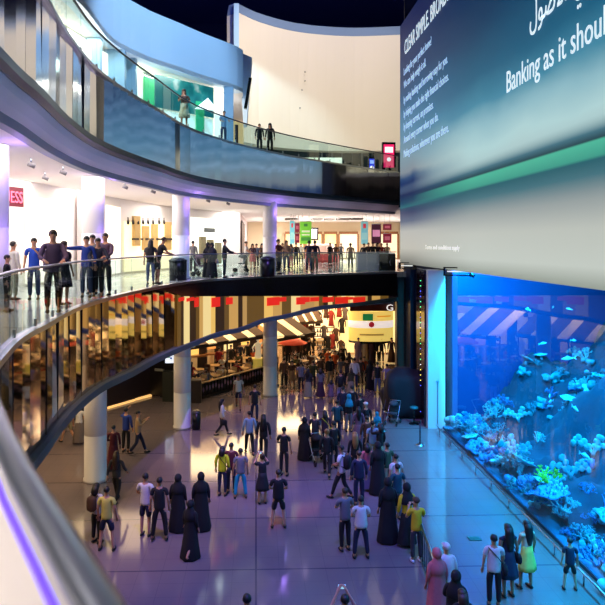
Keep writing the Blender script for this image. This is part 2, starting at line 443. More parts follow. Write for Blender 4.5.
tk = thing('aquarium', 'huge aquarium with a blue acrylic window full of coral below the advertising screen', 'aquarium', (XW, 15, 0))
mb = MB(); mb.box((.06, .2, 3.69), (.12, 24.4, 7.14)); mb.build('acrylic_window', tank_glass(), tk)
mb = MB(); mb.box((0.03, .2, .05), (.14, 24.4, .10)); mb.build('bottom_frame', mat('tank_frame', (20,60,90), .4), tk)
# pillar at the end of the window, side panel and dark doorway
pA = Q(428, 28.2); pB = Q(449.5, 27.6)
tp = thing('wall_pillar', 'tall pale rectangular pillar at the far end of the aquarium window', 'pillar', (pA.x, pA.y, 0)); tp['kind'] = 'thing'
mb = MB(); w = pB.x-pA.x; mb.box((w/2, .5, 3.6), (w, 1.0, 7.2)); mb.build('shaft', mat('pillar_pale', (190,200,200), .35), tp)
mb = MB(); mb.box((w*.55, -.03, 1.2), (.02, .03, 1.9)); mb.lathe([(.07,0),(.07,.04)], 16, (w*.55, -.03, 2.15)); mb.build('rope_bracket', M_steel, tp)
pC = Q(421, 30.2); pD = Q(404.5, 34.0)
mb = MB(); mb.box(((pA.x+pC.x)/2, (pA.y+pC.y)/2+.5, 3.6), (.12, 2.4, 7.2), rz=math.atan2(pC.y-pA.y, pC.x-pA.x)-PI/2)
o = mb.build('side_panel', mat('glossy_dark', (34,22,34), .12)); tag(o, 'narrow glossy dark panel left of the pale pillar', 'panel')
mb = MB(); mb.box((9.0, 32.4, 3.6), (.12, 4.4, 7.2)); mb.box((8.9, 35.2, 3.6), (.5, 1.4, 7.2))
o = mb.build('navy_panel', mat('navy_panel', (12,24,66), .35, var=.3, scale=2)); tag(o, 'tall navy blue wall panel with tiny specks beneath the far end of the screen', 'panel')
pE = Q(400.5, 36.4)
mb = MB(); mb.box((pE.x, pE.y, 3.3), (.55, .5, 6.7)); o = mb.build('brown_pillar', mat('brown_stone', (92,70,62), .3, var=.4, scale=3)); tag(o, 'narrow brown polished pillar between the ground floor shops and the navy panel', 'pillar'); o['kind'] = 'thing'
# sparkling light string on the panel
mb = MB(); q = Q(420.5, 29.6)
lt = thing('light_string', 'vertical string of tiny coloured lights left of the pale pillar', 'light', (q.x, q.y, .2))
MB().tube([(0,0,0),(0,0,6.9)], .012, 6).build('wire', M_black, lt)
rl = random.Random(4)
cc = [('bulb_yellow',(255,230,90)),('bulb_blue',(70,90,255)),('bulb_green',(90,255,160)),('bulb_white',(230,240,255))]
for k in range(26):
    b = MB(); b.ball((0,0,.2+k*.25), .022, 6, 4); c_ = cc[rl.randrange(4)]
    b.build('bulb', mat(c_[0], c_[1], emit=3), lt)

# advertising screen
def screen_mat():
    m = bpy.data.materials.new('screen_picture'); m.use_nodes = True; nt = m.node_tree; b = nt.nodes['Principled BSDF']
    N = nt.nodes.new; L = nt.links.new
    g = N('ShaderNodeNewGeometry'); sp = N('ShaderNodeSeparateXYZ'); L(g.outputs['Position'], sp.inputs[0])
    def M(op, a, c=None, d=None):
        n = N('ShaderNodeMath'); n.operation = op
        for i, v in enumerate((a, c, d)):
            if v is None: continue
            if isinstance(v, (int, float)): n.inputs[i].default_value = v
            else: L(v, n.inputs[i])
        return n.outputs[0]
    no = N('ShaderNodeTexNoise'); no.inputs['Scale'].default_value = .16; no.inputs['Detail'].default_value = 4
    mp = N('ShaderNodeMapping'); mp.inputs['Scale'].default_value = (1, .7, 1.6); mp.inputs['Rotation'].default_value = (.45, 0, 0)
    L(g.outputs['Position'], mp.inputs['Vector']); L(mp.outputs[0], no.inputs['Vector'])
    n1 = M('SUBTRACT', no.outputs['Fac'], .5)
    far = M('MAXIMUM', 0.0, M('MULTIPLY', M('SUBTRACT', sp.outputs[1], 22.0), 0.045))     # grows to the far end
    z = sp.outputs[2]
    # main gradient above the horizon
    u = M('DIVIDE', M('SUBTRACT', z, 11.0), 10.0)
    u2 = M('ADD', u, M('MULTIPLY', n1, .22))
    u2 = M('SUBTRACT', u2, M('MULTIPLY', far, .16))
    def ramp(fac, stops):
        r = N('ShaderNodeValToRGB'); e = r.color_ramp.elements
        while len(e) < len(stops): e.new(.5)
        for i, (p, c) in enumerate(stops): e[i].position = p; e[i].color = lin(c)
        L(fac, r.inputs[0]); return r.outputs[0]
    sky = ramp(u2, [(0,(178,206,206)),(.08,(176,212,214)),(.17,(140,186,198)),(.25,(60,134,162)),(.36,(14,92,126)),(.58,(4,54,92)),(.9,(6,24,72))])
    skyf = ramp(u2, [(0,(14,44,100)),(.03,(50,80,120)),(.065,(134,144,154)),(.14,(122,150,166)),(.28,(74,130,166)),(.42,(36,96,140)),(.58,(10,56,104)),(.85,(6,26,80))])
    farm = M('MINIMUM', 1.0, M('MAXIMUM', 0.0, M('MULTIPLY', M('SUBTRACT', sp.outputs[1], 24.0), .11)))
    mixs = N('ShaderNodeMix'); mixs.data_type = 'RGBA'; L(farm, mixs.inputs[0]); L(sky, mixs.inputs[6]); L(skyf, mixs.inputs[7])
    # below the horizon: dark line, green strip, dark sea, pale sand
    v = M('DIVIDE', M('SUBTRACT', z, 7.3), 4.3)
    lo = ramp(v, [(0,(150,160,150)),(.12,(196,204,196)),(.35,(188,194,186)),(.52,(150,160,160)),(.66,(60,112,124)),(.745,(24,92,106)),(.765,(56,156,136)),(.852,(74,184,154)),(.864,(24,62,74)),(.91,(60,110,126)),(1,(168,198,200))])
    lof = ramp(v, [(0,(120,120,112)),(.2,(186,186,176)),(.42,(172,176,172)),(.55,(70,90,120)),(.66,(14,44,96)),(.72,(10,60,96)),(.74,(24,110,120)),(.79,(16,70,100)),(.9,(12,34,84)),(1,(96,116,136))])
    mixl = N('ShaderNodeMix'); mixl.data_type = 'RGBA'; L(farm, mixl.inputs[0]); L(lo, mixl.inputs[6]); L(lof, mixl.inputs[7])
    sel = M('MINIMUM', 1.0, M('MAXIMUM', 0.0, M('MULTIPLY', M('SUBTRACT', z, 11.2), 1.6)))
    mixf = N('ShaderNodeMix'); mixf.data_type = 'RGBA'; L(sel, mixf.inputs[0]); L(mixl.outputs[2], mixf.inputs[6]); L(mixs.outputs[2], mixf.inputs[7])
    b.inputs['Base Color'].default_value = (.02,.02,.02,1); b.inputs['Roughness'].default_value = .5; b.inputs['Specular IOR Level'].default_value = .15
    L(mixf.outputs[2], b.inputs['Emission Color']); b.inputs['Emission Strength'].default_value = .95
    return m
YS0, YS1, ZS0, ZS1 = 3.0, 36.0, 7.28, 21.1
ad = thing('advertising_screen', 'giant blue advertising screen with a beach picture and white lettering above the aquarium', 'screen', (8.4, YS1, ZS0))
mb = MB(); mb.box((.22, -(YS1-YS0)/2, (ZS1-ZS0)/2), (.4, YS1-YS0, ZS1-ZS0)); disp = mb.build('display', screen_mat(), ad)
M_txt = mat('screen_lettering', (225,240,250), .5, emit=.92, ec=(214,232,240))
M_txt2 = mat('screen_small_lettering', (170,200,235), .5, emit=.85, ec=(168,200,232))
M_txt3 = mat('screen_logo_lettering', (196,190,186), .5, emit=.8, ec=(214,206,200))
def stext(name, s, Y, z, h, w, m):
    M = frame((-.01, Y-YS1, z-ZS0), (0,-1,0)); return text(name, s, h, m, disp, M, w, .012)
stext('headline', 'CLEAR SIMPLE. BROADLY', 34.75, 19.05, .80, 8.6, M_txt)
for s, z, pe in (('Looking for your perfect home?', 17.95, 433), ('We can help weigh it all.', 17.2, 427.5), ('by making banking and borrowing easy for you.', 16.35, 449.5),
              ('by helping you make the right financial choices.', 15.55, 450.5), ('by keeping current, on promises.', 14.83, 435), ('Around every corner when you do.', 14.1, 440), ('Making solutions, wherever you are there.', 13.3, 450.5)):
    y1 = 8.4*FPX/(pe-256.0)*1.0
    stext('text_line', s, 34.95, z, .42, 34.95-y1, M_txt2)
stext('slogan', 'Banking as it should be', 20.5, 13.45, .72, 7.3, M_txt)
stext('slogan', '\uFEDD\uFEEE\uFEBB\uFEF7\uFE8D', 18.75, 15.0, .80, 2.25, M_txt)
stext('slogan', '\uFEF2\uFEEB \uFE8E\uFEE4\uFEDB', 16.1, 15.0, .80, 2.4, M_txt)
# faint marks along the bottom of the screen
stext('small_print', 'Terms and conditions apply', 30.5, 8.15, .20, 5.2, mat('print_pale', (225,226,220), emit=.8))
# projector brackets under the screen
def bracket(px0, px1, py, d, label):
    a = Q(px0, d); b = Q(px1, d*.985); z = QZ(py, d)
    t = thing('projector_bracket', label, 'bracket', (a.x, a.y, z)); L_ = (b-a).length; an = math.atan2(b.y-a.y, b.x-a.x); t.rotation_euler.z = an
    mb = MB(); hh = .16
    mb.box((L_/2, 0, hh), (L_, .16, .05)); mb.box((L_/2, 0, -hh), (L_, .16, .05)); mb.box((.04, 0, 0), (.08, .16, 2*hh)); mb.box((L_-.04, 0, 0), (.08, .16, 2*hh+.1))
    mb.build('frame', M_black, t)
    mb = MB(); mb.box((L_/2, 0, 0), (L_-.3, .05, .05)); mb.build('tube_light', mat('tube_white', (235,240,235), emit=.9), t)
    mb = MB(); mb.tube([(L_-.05, 0, -.1),(L_+.12,0,-.2)], .09, 8); mb.build('projector_lens', M_black, t)
bracket(399, 415, 265.5, 34.5, 'black projector bracket under the far corner of the screen')
bracket(443.5, 471.5, 271.3, 26.2, 'large black projector bracket under the screen above the pale pillar')

# low rail in front of the tank
tr = thing('tank_rail', 'low steel guard rail with short posts along the foot of the aquarium window', 'rail', (8.05, 15, 0))
mb = MB(); mb.tube([(0,-12,.30),(0,12.4,.30)], .03, 8); mb.build('rail_bar', M_steel, tr)
for k in range(17):
    mb = MB(); mb.tube([(0,-12+k*1.5,0),(0,-12+k*1.5,.30)], .022, 8); mb.build('post', M_steel, tr)

# coral, rocks and fish
def lumpy(seed, amp, k=2.3):
    r = random.Random(seed); ds = [(Vector((r.gauss(0,1), r.gauss(0,1), r.gauss(0,1))).normalized(), r.uniform(.4,1)) for _ in range(14)]
    return lambda q: 1 + amp*min(1.2, sum(w*max(0, q.dot(d))**8 for d, w in ds)) - amp*.4
C_MATS = [mat('coral_cyan', (46,160,176), .85, var=.75, scale=9, bump=1), mat('coral_blue', (30,130,190), .9, var=.6, scale=5, bump=.8),
          mat('coral_pale', (120,200,208), .85, var=.5, scale=7, bump=.8), mat('reef_rock', (12,52,74), .95, var=.6, scale=3, bump=1)]
rc = random.Random(11)
def make_coral(kind, seed):
    """brain, table, branching and fan corals"""
    r = random.Random(seed); mb = MB()
    if kind == 'brain':
        [mb.ball((r.uniform(-.4,.4), r.uniform(-.4,.4), r.uniform(.05,.4)), (q_, q_, q_*.9), 10, 7, lumpy(seed+j, .5)) for j in range(9) for q_ in (r.uniform(.12,.26),)]
    elif kind == 'branching':
        def br(p, d, ln, rad, dep):
            q = p + d*ln; mb.tube([p, (p+q)/2 + Vector((r.uniform(-.03,.03),)*3), q], [rad, rad*.85, rad*.6], 5)
            if dep:
                for _ in range(3):
                    nd = (d + Vector((r.gauss(0,.6), r.gauss(0,.6), r.gauss(.1,.4)))).normalized(); br(q, nd, ln*.72, rad*.62, dep-1)
            else: mb.ball(q, rad*1.3, 5, 4)
        for _ in range(4):
            br(Vector((r.uniform(-.1,.1), r.uniform(-.1,.1), 0)), Vector((r.gauss(0,.5), r.gauss(0,.5), 1)).normalized(), .32, .07, 3)
    elif kind == 'table':
        mb.tube([(0,0,0),(0,0,.35)], [.16,.09], 8)
        mb.lathe([(.08,.3),(.4,.42),(.62,.5),(.64,.53),(.4,.52),(.02,.5)], 22, wob=lambda k, a: 1+.12*math.sin(5*a+seed)+.06*math.sin(11*a))
        for _ in range(26):
            a = r.uniform(0, 2*PI); q = r.uniform(.05,.55); mb.tube([(q*math.cos(a), q*math.sin(a), .48),(q*math.cos(a)*1.05, q*math.sin(a)*1.05, .48+r.uniform(.08,.16))], .03, 5)
    else:
        for k in range(9):
            a = r.uniform(-1.1,1.1); pts = [(0,0,0)]
            for s in range(1,5): pts.append((math.sin(a*s/4)*.22*s, r.uniform(-.04,.04), math.cos(a*s/4)*.22*s))
            mb.tube(pts, [.05,.045,.04,.03,.02], 5)
            for s in range(2,5):
                p = Vector(pts[s]); mb.ball(p, (.12,.03,.12), 8, 5)
    return mb
coral_words = {'brain': 'rounded lumpy coral', 'branching': 'branching coral', 'table': 'flat topped table coral', 'fan': 'fan shaped coral'}
coral_base = {}
for kd in coral_words:
    coral_base[kd] = make_coral(kd, 3).mesh(kd+'_coral')
    coral_base[kd].materials.append(C_MATS[0])
def put_coral(kd, m, loc, s, rz, label, group):
    o = bpy.data.objects.new(kd+'_coral', coral_base[kd]); col.objects.link(o)
    o.location = loc; o.rotation_euler = (rc.uniform(-.25,.25), rc.uniform(-.5,.0), rz); o.scale = (s,s,s*rc.uniform(.8,1.2))
    o.material_slots[0].link = 'OBJECT'; o.material_slots[0].material = m
    tag(o, label, 'coral', group)
# reef slope
from mathutils import noise
def reef_h(x, y):
    return max(.12, .35 + (x-8.9)*.60 + 1.5*noise.noise(Vector((x*.45, y*.4, 2.0))) + .5*noise.noise(Vector((x*1.5, y*1.5, 5.0))) + .18*noise.noise(Vector((x*4, y*4, 1.0))) + .8*max(0, math.sin(y*.62+1.0))*(x-9)/4)
mb = MB(); nx, ny = 40, 150; mb.sm = True
g0 = mb.vs([(8.95+7.3*i/nx, 3.2+24.5*j/ny, reef_h(8.95+7.3*i/nx, 3.2+24.5*j/ny)) for j in range(ny+1) for i in range(nx+1)])
for j in range(ny):
    for i in range(nx): q = g0+j*(nx+1)+i; mb.face((q, q+1, q+nx+2, q+nx+1))
o = mb.build('reef', C_MATS[3]); tag(o, 'sloping blue reef bank that carries the corals inside the aquarium', 'reef')
names = list(coral_words)
cols = [('cyan',0),('deep blue',1),('pale',2)]
for k in range(290):
    y = rc.uniform(6, 27.2); t = rc.random()**2.4; x = 8.78 + 5.2*t
    z = reef_h(x, y)-.05; kd = rc.choice(names + ['brain','branching']); cn, ci = rc.choice(cols + cols[:1])
    put_coral(kd, C_MATS[ci], (x, y, z), rc.uniform(.35, .8), rc.uniform(0, 6), f'{cn} {coral_words[kd]} on the reef inside the aquarium', f'{cn} {kd} corals in the tank')
# the one yellow-green coral
p = P(560, 538, 1.0); 
k_ = 9.6/ P(560,540,0).x
yy = 9.5*FPX/(560-256.0)
for j, (kd, dy, dz, s) in enumerate((('branching', 0, 0, .75),)):
    o = bpy.data.objects.new('branching_coral', coral_base['branching']); col.objects.link(o); o.location = (9.35, yy, max(reef_h(9.35, yy)-.05, CZ-(556-HY)*yy/FPX)); o.scale = (s,s,s*1.2)
    o.material_slots[0].link = 'OBJECT'; o.material_slots[0].material = mat('coral_yellow', (190,225,40), .8, var=.4)
    tag(o, 'bright yellow green coral near the glass behind the boy', 'coral')
# fish
def fish_mesh():
    mb = MB(); prof = [(.005,-.5),(.07,-.42),(.14,-.2),(.15,0),(.10,.22),(.035,.38),(.03,.42)]
    s = MB(); s.lathe(prof, 10, sx=.45)
    i = len(mb.v)
    mb.vs([(x, z, y) for x, y, z in s.v]); mb.f = list(s.f); mb.mi = list(s.mi); mb.smooth = list(s.smooth)
    a = mb.vs([(0.01,.38,0),(0.01,.6,.16),(0.01,.54,0),(0.01,.6,-.16),(-.01,.38,0),(-.01,.6,.16),(-.01,.54,0),(-.01,.6,-.16)])
    mb.face((a,a+1,a+2,a+3)); mb.face((a+7,a+6,a+5,a+4)); mb.face((a,a+4,a+5,a+1)); mb.face((a+3,a+7,a+4,a)); mb.face((a+1,a+5,a+6,a+2)); mb.face((a+2,a+6,a+7,a+3))
    b = mb.vs([(0.01,-.2,.12),(0.01,.0,.24),(0.01,.2,.1),(-.01,-.2,.12),(-.01,.0,.24),(-.01,.2,.1)])
    mb.face((b,b+1,b+2)); mb.face((b+5,b+4,b+3)); mb.face((b,b+3,b+4,b+1)); mb.face((b+1,b+4,b+5,b+2)); mb.face((b+2,b+5,b+3,b))
    return mb.mesh('reef_fish')
fm = fish_mesh(); fm.materials.append(mat('fish_silver', (150,215,235), .4))
for k in range(46):
    o = bpy.data.objects.new('reef_fish', fm); col.objects.link(o); y = rc.uniform(7, 27)
    x_ = rc.uniform(9.4, 14); o.location = (x_, y, rc.uniform(reef_h(x_, y)+.5, 6.0)); s = rc.uniform(.2,.5); o.scale = (s,s,s); o.rotation_euler = (rc.uniform(-.2,.2), 0, rc.uniform(0, 6.28))
    tag(o, 'small silvery fish swimming in the blue aquarium water', 'fish', 'fish in the tank')

# ================================================================ walls defined by plan polylines
def wallstrip(pts, z0, z1, th, name, m, smooth=False):
    """a standing wall of thickness th along plan points"""
    c = [Vector(p) for p in pts]; ns = normals(c)
    return sweep(c, ns, [(0,z0),(0,z1),(-th,z1),(-th,z0)]).build(name, m)
# cream drum wall, top centre
dr = spline([Q(239, 48), Q(262, 50.2), Q(300, 52.4), Q(350, 53.4), Q(402, 53)], .8)
M_drum = mat('cream_wall', (232,218,198), .85, var=.06, scale=.12)
dn = normals(dr)
zt = [26.6 - .55*min(1, k/len(dr)) for k in range(len(dr))]
mbd = sweep(dr, dn, [(0,16.4),(.0,22),(0,26.3),(-1.2,26.3),(-1.2,16.4)])
struct(mbd.build('wall_drum', M_drum))
struct(sweep(dr, dn, [(.03,26.3),(-.2,27.1),(-1.0,27.1),(-1.2,26.3)]).build('trim_11', mat('drum_top', (120,140,170), .5)))
mb = MB(); a, b = dr[0], dr[0]+Vector((-.35,-.1)); mb.box((a.x-.2, a.y+1.2, 20.2), (.4, 2.6, 13.6)); struct(mb.build('trim_12', mat('drum_edge', (170,205,226), .5)))
mb = MB(); mb.box((Q(320,58).x, 58, 17.3), (26, .3, 8)); struct(mb.build('wall_upper_back', mat('upper_back_dark', (40,60,72), .6)))
for k in range(9):
    q = Q(322+k*10, 56.0); mb = MB(); mb.box((q.x, q.y, 15.2), (.09, .09, 3.6)); 
    o = mb.build('window_mullion', M_steel); tag(o, 'thin steel mullion of the dark glazing beneath the cream drum wall', 'mullion', 'mullions below the drum wall'); o['kind'] = 'structure'; o.name = f'window_{k+1}'
# little fixings on the drum wall
for j, (px, py) in enumerate(((305,72),(305,81),(302,90),(300,108))):
    q = Q(px, 52.2); mb = MB(); mb.ball((0,0,0), (.07,.07,.05), 8, 5)
    o = mb.build('wall_spotlight', M_brown, loc=(q.x, q.y, QZ(py, 52.2))); tag(o, 'tiny brown fixing on the cream drum wall', 'spotlight', 'fixings on the drum wall')
# light blue bulkhead of the third level
bp = [(-260,9.5),(-60,14.2),(30,18.3),(81,21.2),(112,25.2),(145,27.6),(175,29.2),(205,31),(235,32.8),(243,33.6)]
bh = spline([Q(*p) for p in bp], .7)
struct(wallstrip(bh, 16.6, 18.9, .5, 'wall_bulkhead', mat('pale_bulkhead', (206,222,240), .7, var=.05, scale=.3)))
mb = MB(); e_ = [(p.x, p.y) for p in bh]
i0 = mb.vs([(x, y, 16.62) for x, y in e_] + [(Q(243,46).x, Q(243,46).y, 16.62), (-24, 46, 16.62), (-24, 8, 16.62)])
n_ = len(e_)+3; j0 = mb.vs([(v[0], v[1], 16.82) for v in mb.v[i0:i0+n_]])
mb.face([i0+k for k in range(n_)]); mb.face([j0+k for k in range(n_)][::-1])
for k in range(n_): mb.face((i0+k, i0+(k+1)%n_, j0+(k+1)%n_, j0+k))
o = mb.build('ceiling.004', M_ceil); struct(o)
bm = bmesh.new(); bm.from_mesh(o.data); bmesh.ops.triangulate(bm, faces=[f for f in bm.faces if len(f.verts) > 4]); bm.to_mesh(o.data); bm.free()
# leaning end fin of the bulkhead and the black slanted panel on it
q = Q(244, 34.5); z0 = QZ(122, 34.5); z1 = QZ(52, 34.5)
mb = MB(); i = mb.vs([(q.x-.25, q.y, z1), (q.x+.45, q.y, z1-.3), (q.x+.15, q.y+.2, z0), (q.x-.05, q.y+.2, z0), (q.x-.25, q.y+1.4, z1), (q.x+.45, q.y+1.4, z1-.3), (q.x+.15, q.y+1.6, z0), (q.x-.05, q.y+1.6, z0)])
for f in ((0,1,2,3),(7,6,5,4),(0,4,5,1),(1,5,6,2),(2,6,7,3),(3,7,4,0)): mb.face([i+k for k in f])
o = mb.build('trim_13', mat('pale_bulkhead', (206,222,240))); struct(o)
q = Q(248, 33.5); mb = MB(); zz = (QZ(80,33.5)+QZ(109,33.5))/2
mb.box((0,0,0), (.16,.3,1.65), M=Matrix.Rotation(.16, 3, 'Y')); o = mb.build('line_loudspeaker', M_black, loc=(q.x, q.y-.2, zz)); tag(o, 'tall slanted black loudspeaker hung at the end of the pale blue bulkhead', 'loudspeaker')

# ---------------------------------------------------------------- top floor shop fronts
M_glow = mat('shop_glow_white', (255,246,226), .6, emit=.95)
M_glowg = mat('shop_glow_cool', (226,246,240), .6, emit=.9)
M_glow_amb = mat('shop_glow_amber', (255,206,120), .6, emit=.9)
M_dkframe = mat('shop_frame_dark', (60,66,70), .4)
sp_pts = [(-40,18.5),(40,21.8),(84,24.6),(112,27.0),(150,30.2),(213,33.2),(226,33.8)]
w2 = spline([Q(*p) for p in sp_pts], .8)
struct(wallstrip(w2, L2, 16.62, .3, 'wall_top_shops', mat('top_shop_wall', (240,238,226), .7)))
def panel_between(px0, px1, d0, d1, z0, z1, th, m, name, parent=None, off=0.0):
    a, b = Q(px0, d0), Q(px1, d1); v = (b-a); L_ = v.length; an = math.atan2(v.y, v.x); n = Vector((v.y, -v.x)).normalized()
    c = (a+b)/2 + n*off; mb = MB(); mb.box((c.x, c.y, (z0+z1)/2), (L_, th, z1-z0), rz=an)
    return mb.build(name, m, parent)
def sf(name, label, cat='shopfront'):
    return thing(name, label, cat, (0,0,0))
def teal_mat():
    m = bpy.data.materials.new('mountain_picture'); m.use_nodes = True; nt = m.node_tree; b = nt.nodes['Principled BSDF']
    g = nt.nodes.new('ShaderNodeNewGeometry'); n = nt.nodes.new('ShaderNodeTexNoise'); n.inputs['Scale'].default_value = .8; n.inputs['Detail'].default_value = 3
    r = nt.nodes.new('ShaderNodeValToRGB'); e = r.color_ramp.elements; e[0].position = .50; e[0].color = lin((0,110,118)); e[1].position = .72; e[1].color = lin((220,245,240))
    x = e.new(.60); x.color = lin((30,150,150))
    nt.links.new(g.outputs['Position'], n.inputs['Vector']); nt.links.new(n.outputs['Fac'], r.inputs[0]); nt.links.new(r.outputs[0], b.inputs['Emission Color']); b.inputs['Emission Strength'].default_value = .75; b.inputs['Base Color'].default_value = (.01,.06,.06,1)
    return m
t = sf('top_floor_shopfront', 'brightly lit top floor shop with a teal lightbox band and white interior')
M_teal = teal_mat()
panel_between(154.5, 213, 29.6, 32.2, 14.95, 16.5, .12, M_teal, 'lightbox', t)
panel_between(156, 212, 29.8, 32.4, L2+.1, 14.9, .1, M_glowg, 'window_display', t)
panel_between(144, 153.5, 28.8, 29.4, L2, 16.2, .1, mat('green_strip', (60,170,110), .5, emit=.6), 'green_panel', t)
panel_between(196, 204, 31.2, 31.5, L2+.1, 15.6, .08, mat('green_poster', (40,160,110), .5, emit=.6), 'poster', t)
panel_between(100, 142, 25.6, 28.9, L2+.1, 16.4, .1, M_glow, 'window_display', t)
panel_between(214, 226, 32.6, 33.2, L2+.1, 16.4, .1, M_glow, 'window_display', t)
panel_between(40, 95, 21.2, 25.0, L2+.4, 16.2, .1, M_glow, 'window_display', t)
mtn = MB(); a = Q(206, 31.2); mtn.vs([(a.x-.55,a.y-.25,QZ(110,31.2)),(a.x+.6,a.y+.1,QZ(110,31.2)),(a.x+.1,a.y-.05,QZ(98,31.2)),(a.x-.55,a.y-.20,QZ(110,31.2)),(a.x+.6,a.y+.15,QZ(110,31.2)),(a.x+.1,a.y,QZ(98,31.2))])
for f in ((0,1,2),(5,4,3),(0,3,4,1),(1,4,5,2),(2,5,3,0)): mtn.face(f)
mtn.build('mountain_sign', mat('white_peak', (240,250,245), emit=.9), t)
for j, px in enumerate((98, 118, 133, 229)):
    d = {98:25.3, 118:26.8, 133:28.0, 229:33}[px]; q = Q(px, d); mb = MB(); mb.box((0,0,(16.6-L2)/2), (.5 if px != 118 else .85,.4,16.6-L2)); o = mb.build('shopfront_pier', mat('pier_blue', (140,170,196), .5), loc=(q.x, q.y-.5, L2))
    tag(o, ['pale blue pier at the near end of the top floor shops','wide pale blue pier between two lit top floor windows','narrow pale blue pier beside the green panel','blue grey pier at the far end of the teal lightbox'][j], 'pier'); o['kind'] = 'thing'
# amber end shop by the drum
t = sf('amber_shop', 'small amber lit shop corner beside the left edge of the cream drum wall')
panel_between(233, 243, 41, 42, L2, 17.6, .1, mat('amber_wall', (235,200,140), emit=.8), 'back_panel', t)
panel_between(235, 238, 40.5, 40.6, L2, 16.2, .08, M_brown, 'door_frame', t)
# restaurants on the far side of the top floor: glowing strip
t = sf('food_hall', 'far top floor food hall glowing pale behind the glass balustrade')
for k, (x0, x1) in enumerate(((246,262),(264,280),(282,296),(298,318),(320,342))):
    panel_between(x0, x1, 51, 51, L2, 15.5, .1, mat('hall_glow%d' % (k % 2), ((226,232,214),(206,214,190))[k % 2], emit=.7), 'lit_bay', t)
    panel_between(x0+6, x0+9, 50.7, 50.7, L2+.3, 15.2, .1, mat('hall_dark', (70,74,60), .6), 'pier', t)
# digital kiosk, right end
def kiosk(px, d, zb, w, h, label, c1, c2, name='digital_kiosk'):
    q = Q(px, d); t = thing(name, label, 'kiosk', (q.x, q.y, zb))
    mb = MB(); mb.box((0,0,h/2), (w,.25,h)); mb.build('housing', M_black, t)
    mb = MB(); mb.box((0,-.14,h*.6), (w*.78,.03,h*.66)); dd = mb.build('display', mat('kiosk_picture%d' % c1[0], c1, emit=.95), t)
    mb = MB(); mb.box((0,-.16,h*.78), (w*.6,.03,h*.16)); mb.build('display_picture', mat('kiosk_inset%d' % c2[0], c2, emit=.95), dd)
    mb = MB(); mb.lathe([(.16,0),(.16,.03)], 16, (0,0,0)); mb.v = [(x, -.165+0*y, h*.5 + y) if False else (x, -.15-z*.5, h*.5+y) for x,y,z in mb.v]; mb.build('display_logo', mat('logo_white', (250,235,240), emit=.95), dd)
    return t
kiosk(388.5, 46.5, L2+.02, 1.0, 2.6, 'black digital kiosk with a pink display at the far right end of the top floor', (214,20,90), (236,226,232))
kiosk(371.5, 47.5, L2+.02, .5, 1.6, 'small kiosk with a blue display left of the pink one on the top floor', (40,60,210), (150,170,240))

for k in range(6):  # glowing panels out of view, added to brighten the upper mirrors
    y = 37.6+k*3.1; t = thing('concourse_window', 'cream lit top floor window facing the ring from behind the screen', 'window', (17.7, y, L2), 0, 'concourse windows behind the screen')
    mb = MB(); mb.box((0,0,1.9), (.1,2.7,2.6)); mb.build('pane', mat('concourse_glow', (236,226,190), .5, emit=.75), t)
    mb = MB(); [mb.box((-.07,-1.1+.55*j,1.0+.25*((j*7+k*3)%4)), (.1,.3,.9)) for j in range(5)]; mb.build('window_goods', mat('concourse_goods', (80,76,60), .6), t)
mb = MB(); mb.box((14.0, 41.2, L2-.13), (7.8, 7.6, .26)); struct(mb.build('floor.004', M_floor1))
# ---------------------------------------------------------------- middle floor shops
wp = [(-150,12.5),(-60,17),(0,22),(70,27),(120,33),(172,40),(240,48)]
w1 = [Q(*p) for p in wp]
M_w1 = mat('shop_wall_white', (240,232,226), .6)
struct(wallstrip(w1, L1, 10.8, .3, 'wall_shops', M_w1))
a = w1[-1]; struct(wallstrip([a, Vector((a.x+.3, 68))], L1, 10.8, .3, 'wall_corridor', mat('corridor_wall', (214,196,196), .6)))
mb = MB(); mb.box((0, 68.2, 8.8), (35.6, .3, 4)); struct(mb.build('wall_far', mat('far_wall_cream', (226,206,170), .7)))
# red shop sign
t = thing('shop_sign', 'dark red shop sign with glowing pink letters on the white middle floor wall', 'sign', (0,0,0))
sa, sb = Q(-16, 20.2), Q(22.3, 21.8); v = sb-sa; an = math.atan2(v.y, v.x); n = Vector((v.y, -v.x)).normalized()
zlo, zhi = QZ(206.5, 21.4), QZ(187, 21.4)
mb = MB(); c = (sa+sb)/2; mb.box((c.x, c.y, (zlo+zhi)/2), (v.length, .12, zhi-zlo), rz=an); sbd = mb.build('sign_board', mat('sign_maroon', (110,24,40), .4, emit=.35), t)
p = sa + v*.28 + n*.07
text('sign_letters', 'GUESS', .40, mat('sign_pink', (255,110,140), emit=1.0), sbd, frame((p.x, p.y, zlo+.13), (v.x, v.y, 0)), v.length*.68, .02)
# glowing windows
t = sf('white_shopfront', 'dazzling white middle floor shopfront behind the people at the rail')
panel_between(24, 66, 23.3, 26.4, L1+.1, 10.2, .08, mat('window_dazzle', (255,242,222), emit=.95), 'window_display', t, .08)
panel_between(105, 118, 30.4, 32.4, L1+.1, 10.3, .08, mat('window_dazzle', (255,250,236), emit=1.0), 'window_display', t, .1)
panel_between(76, 81, 27.4, 28.0, L1, 10.8, .2, mat('pier_pink', (226,206,202)), 'pier', t, .15)
t = sf('boutique', 'cream lit boutique window with shelves and dark track lights beside the leaning couple')
panel_between(123, 171, 33.2, 39.5, L1+.1, 9.6, .08, mat('boutique_glow', (255,236,190), emit=.85), 'window_display', t, .08)
for k, (x0, x1, y0, y1) in enumerate(((128,134,216,246),(137,143,226,250),(146,152,224,252),(160,166,222,250))):
    d = 33 + (x0-120)/52*7; panel_between(x0, x1, d, d+.5, QZ(y1, d), QZ(y0, d), .2, mat('gold_display', (214,176,110), .4, var=.3), 'display_panel', t, .35)
for k in range(4):
    d = 34+k*1.4; panel_between(126+k*11, 134+k*11, d, d+.9, QZ(240, d), QZ(239, d)+.05, .35, M_brown, 'shelf', t, .4)
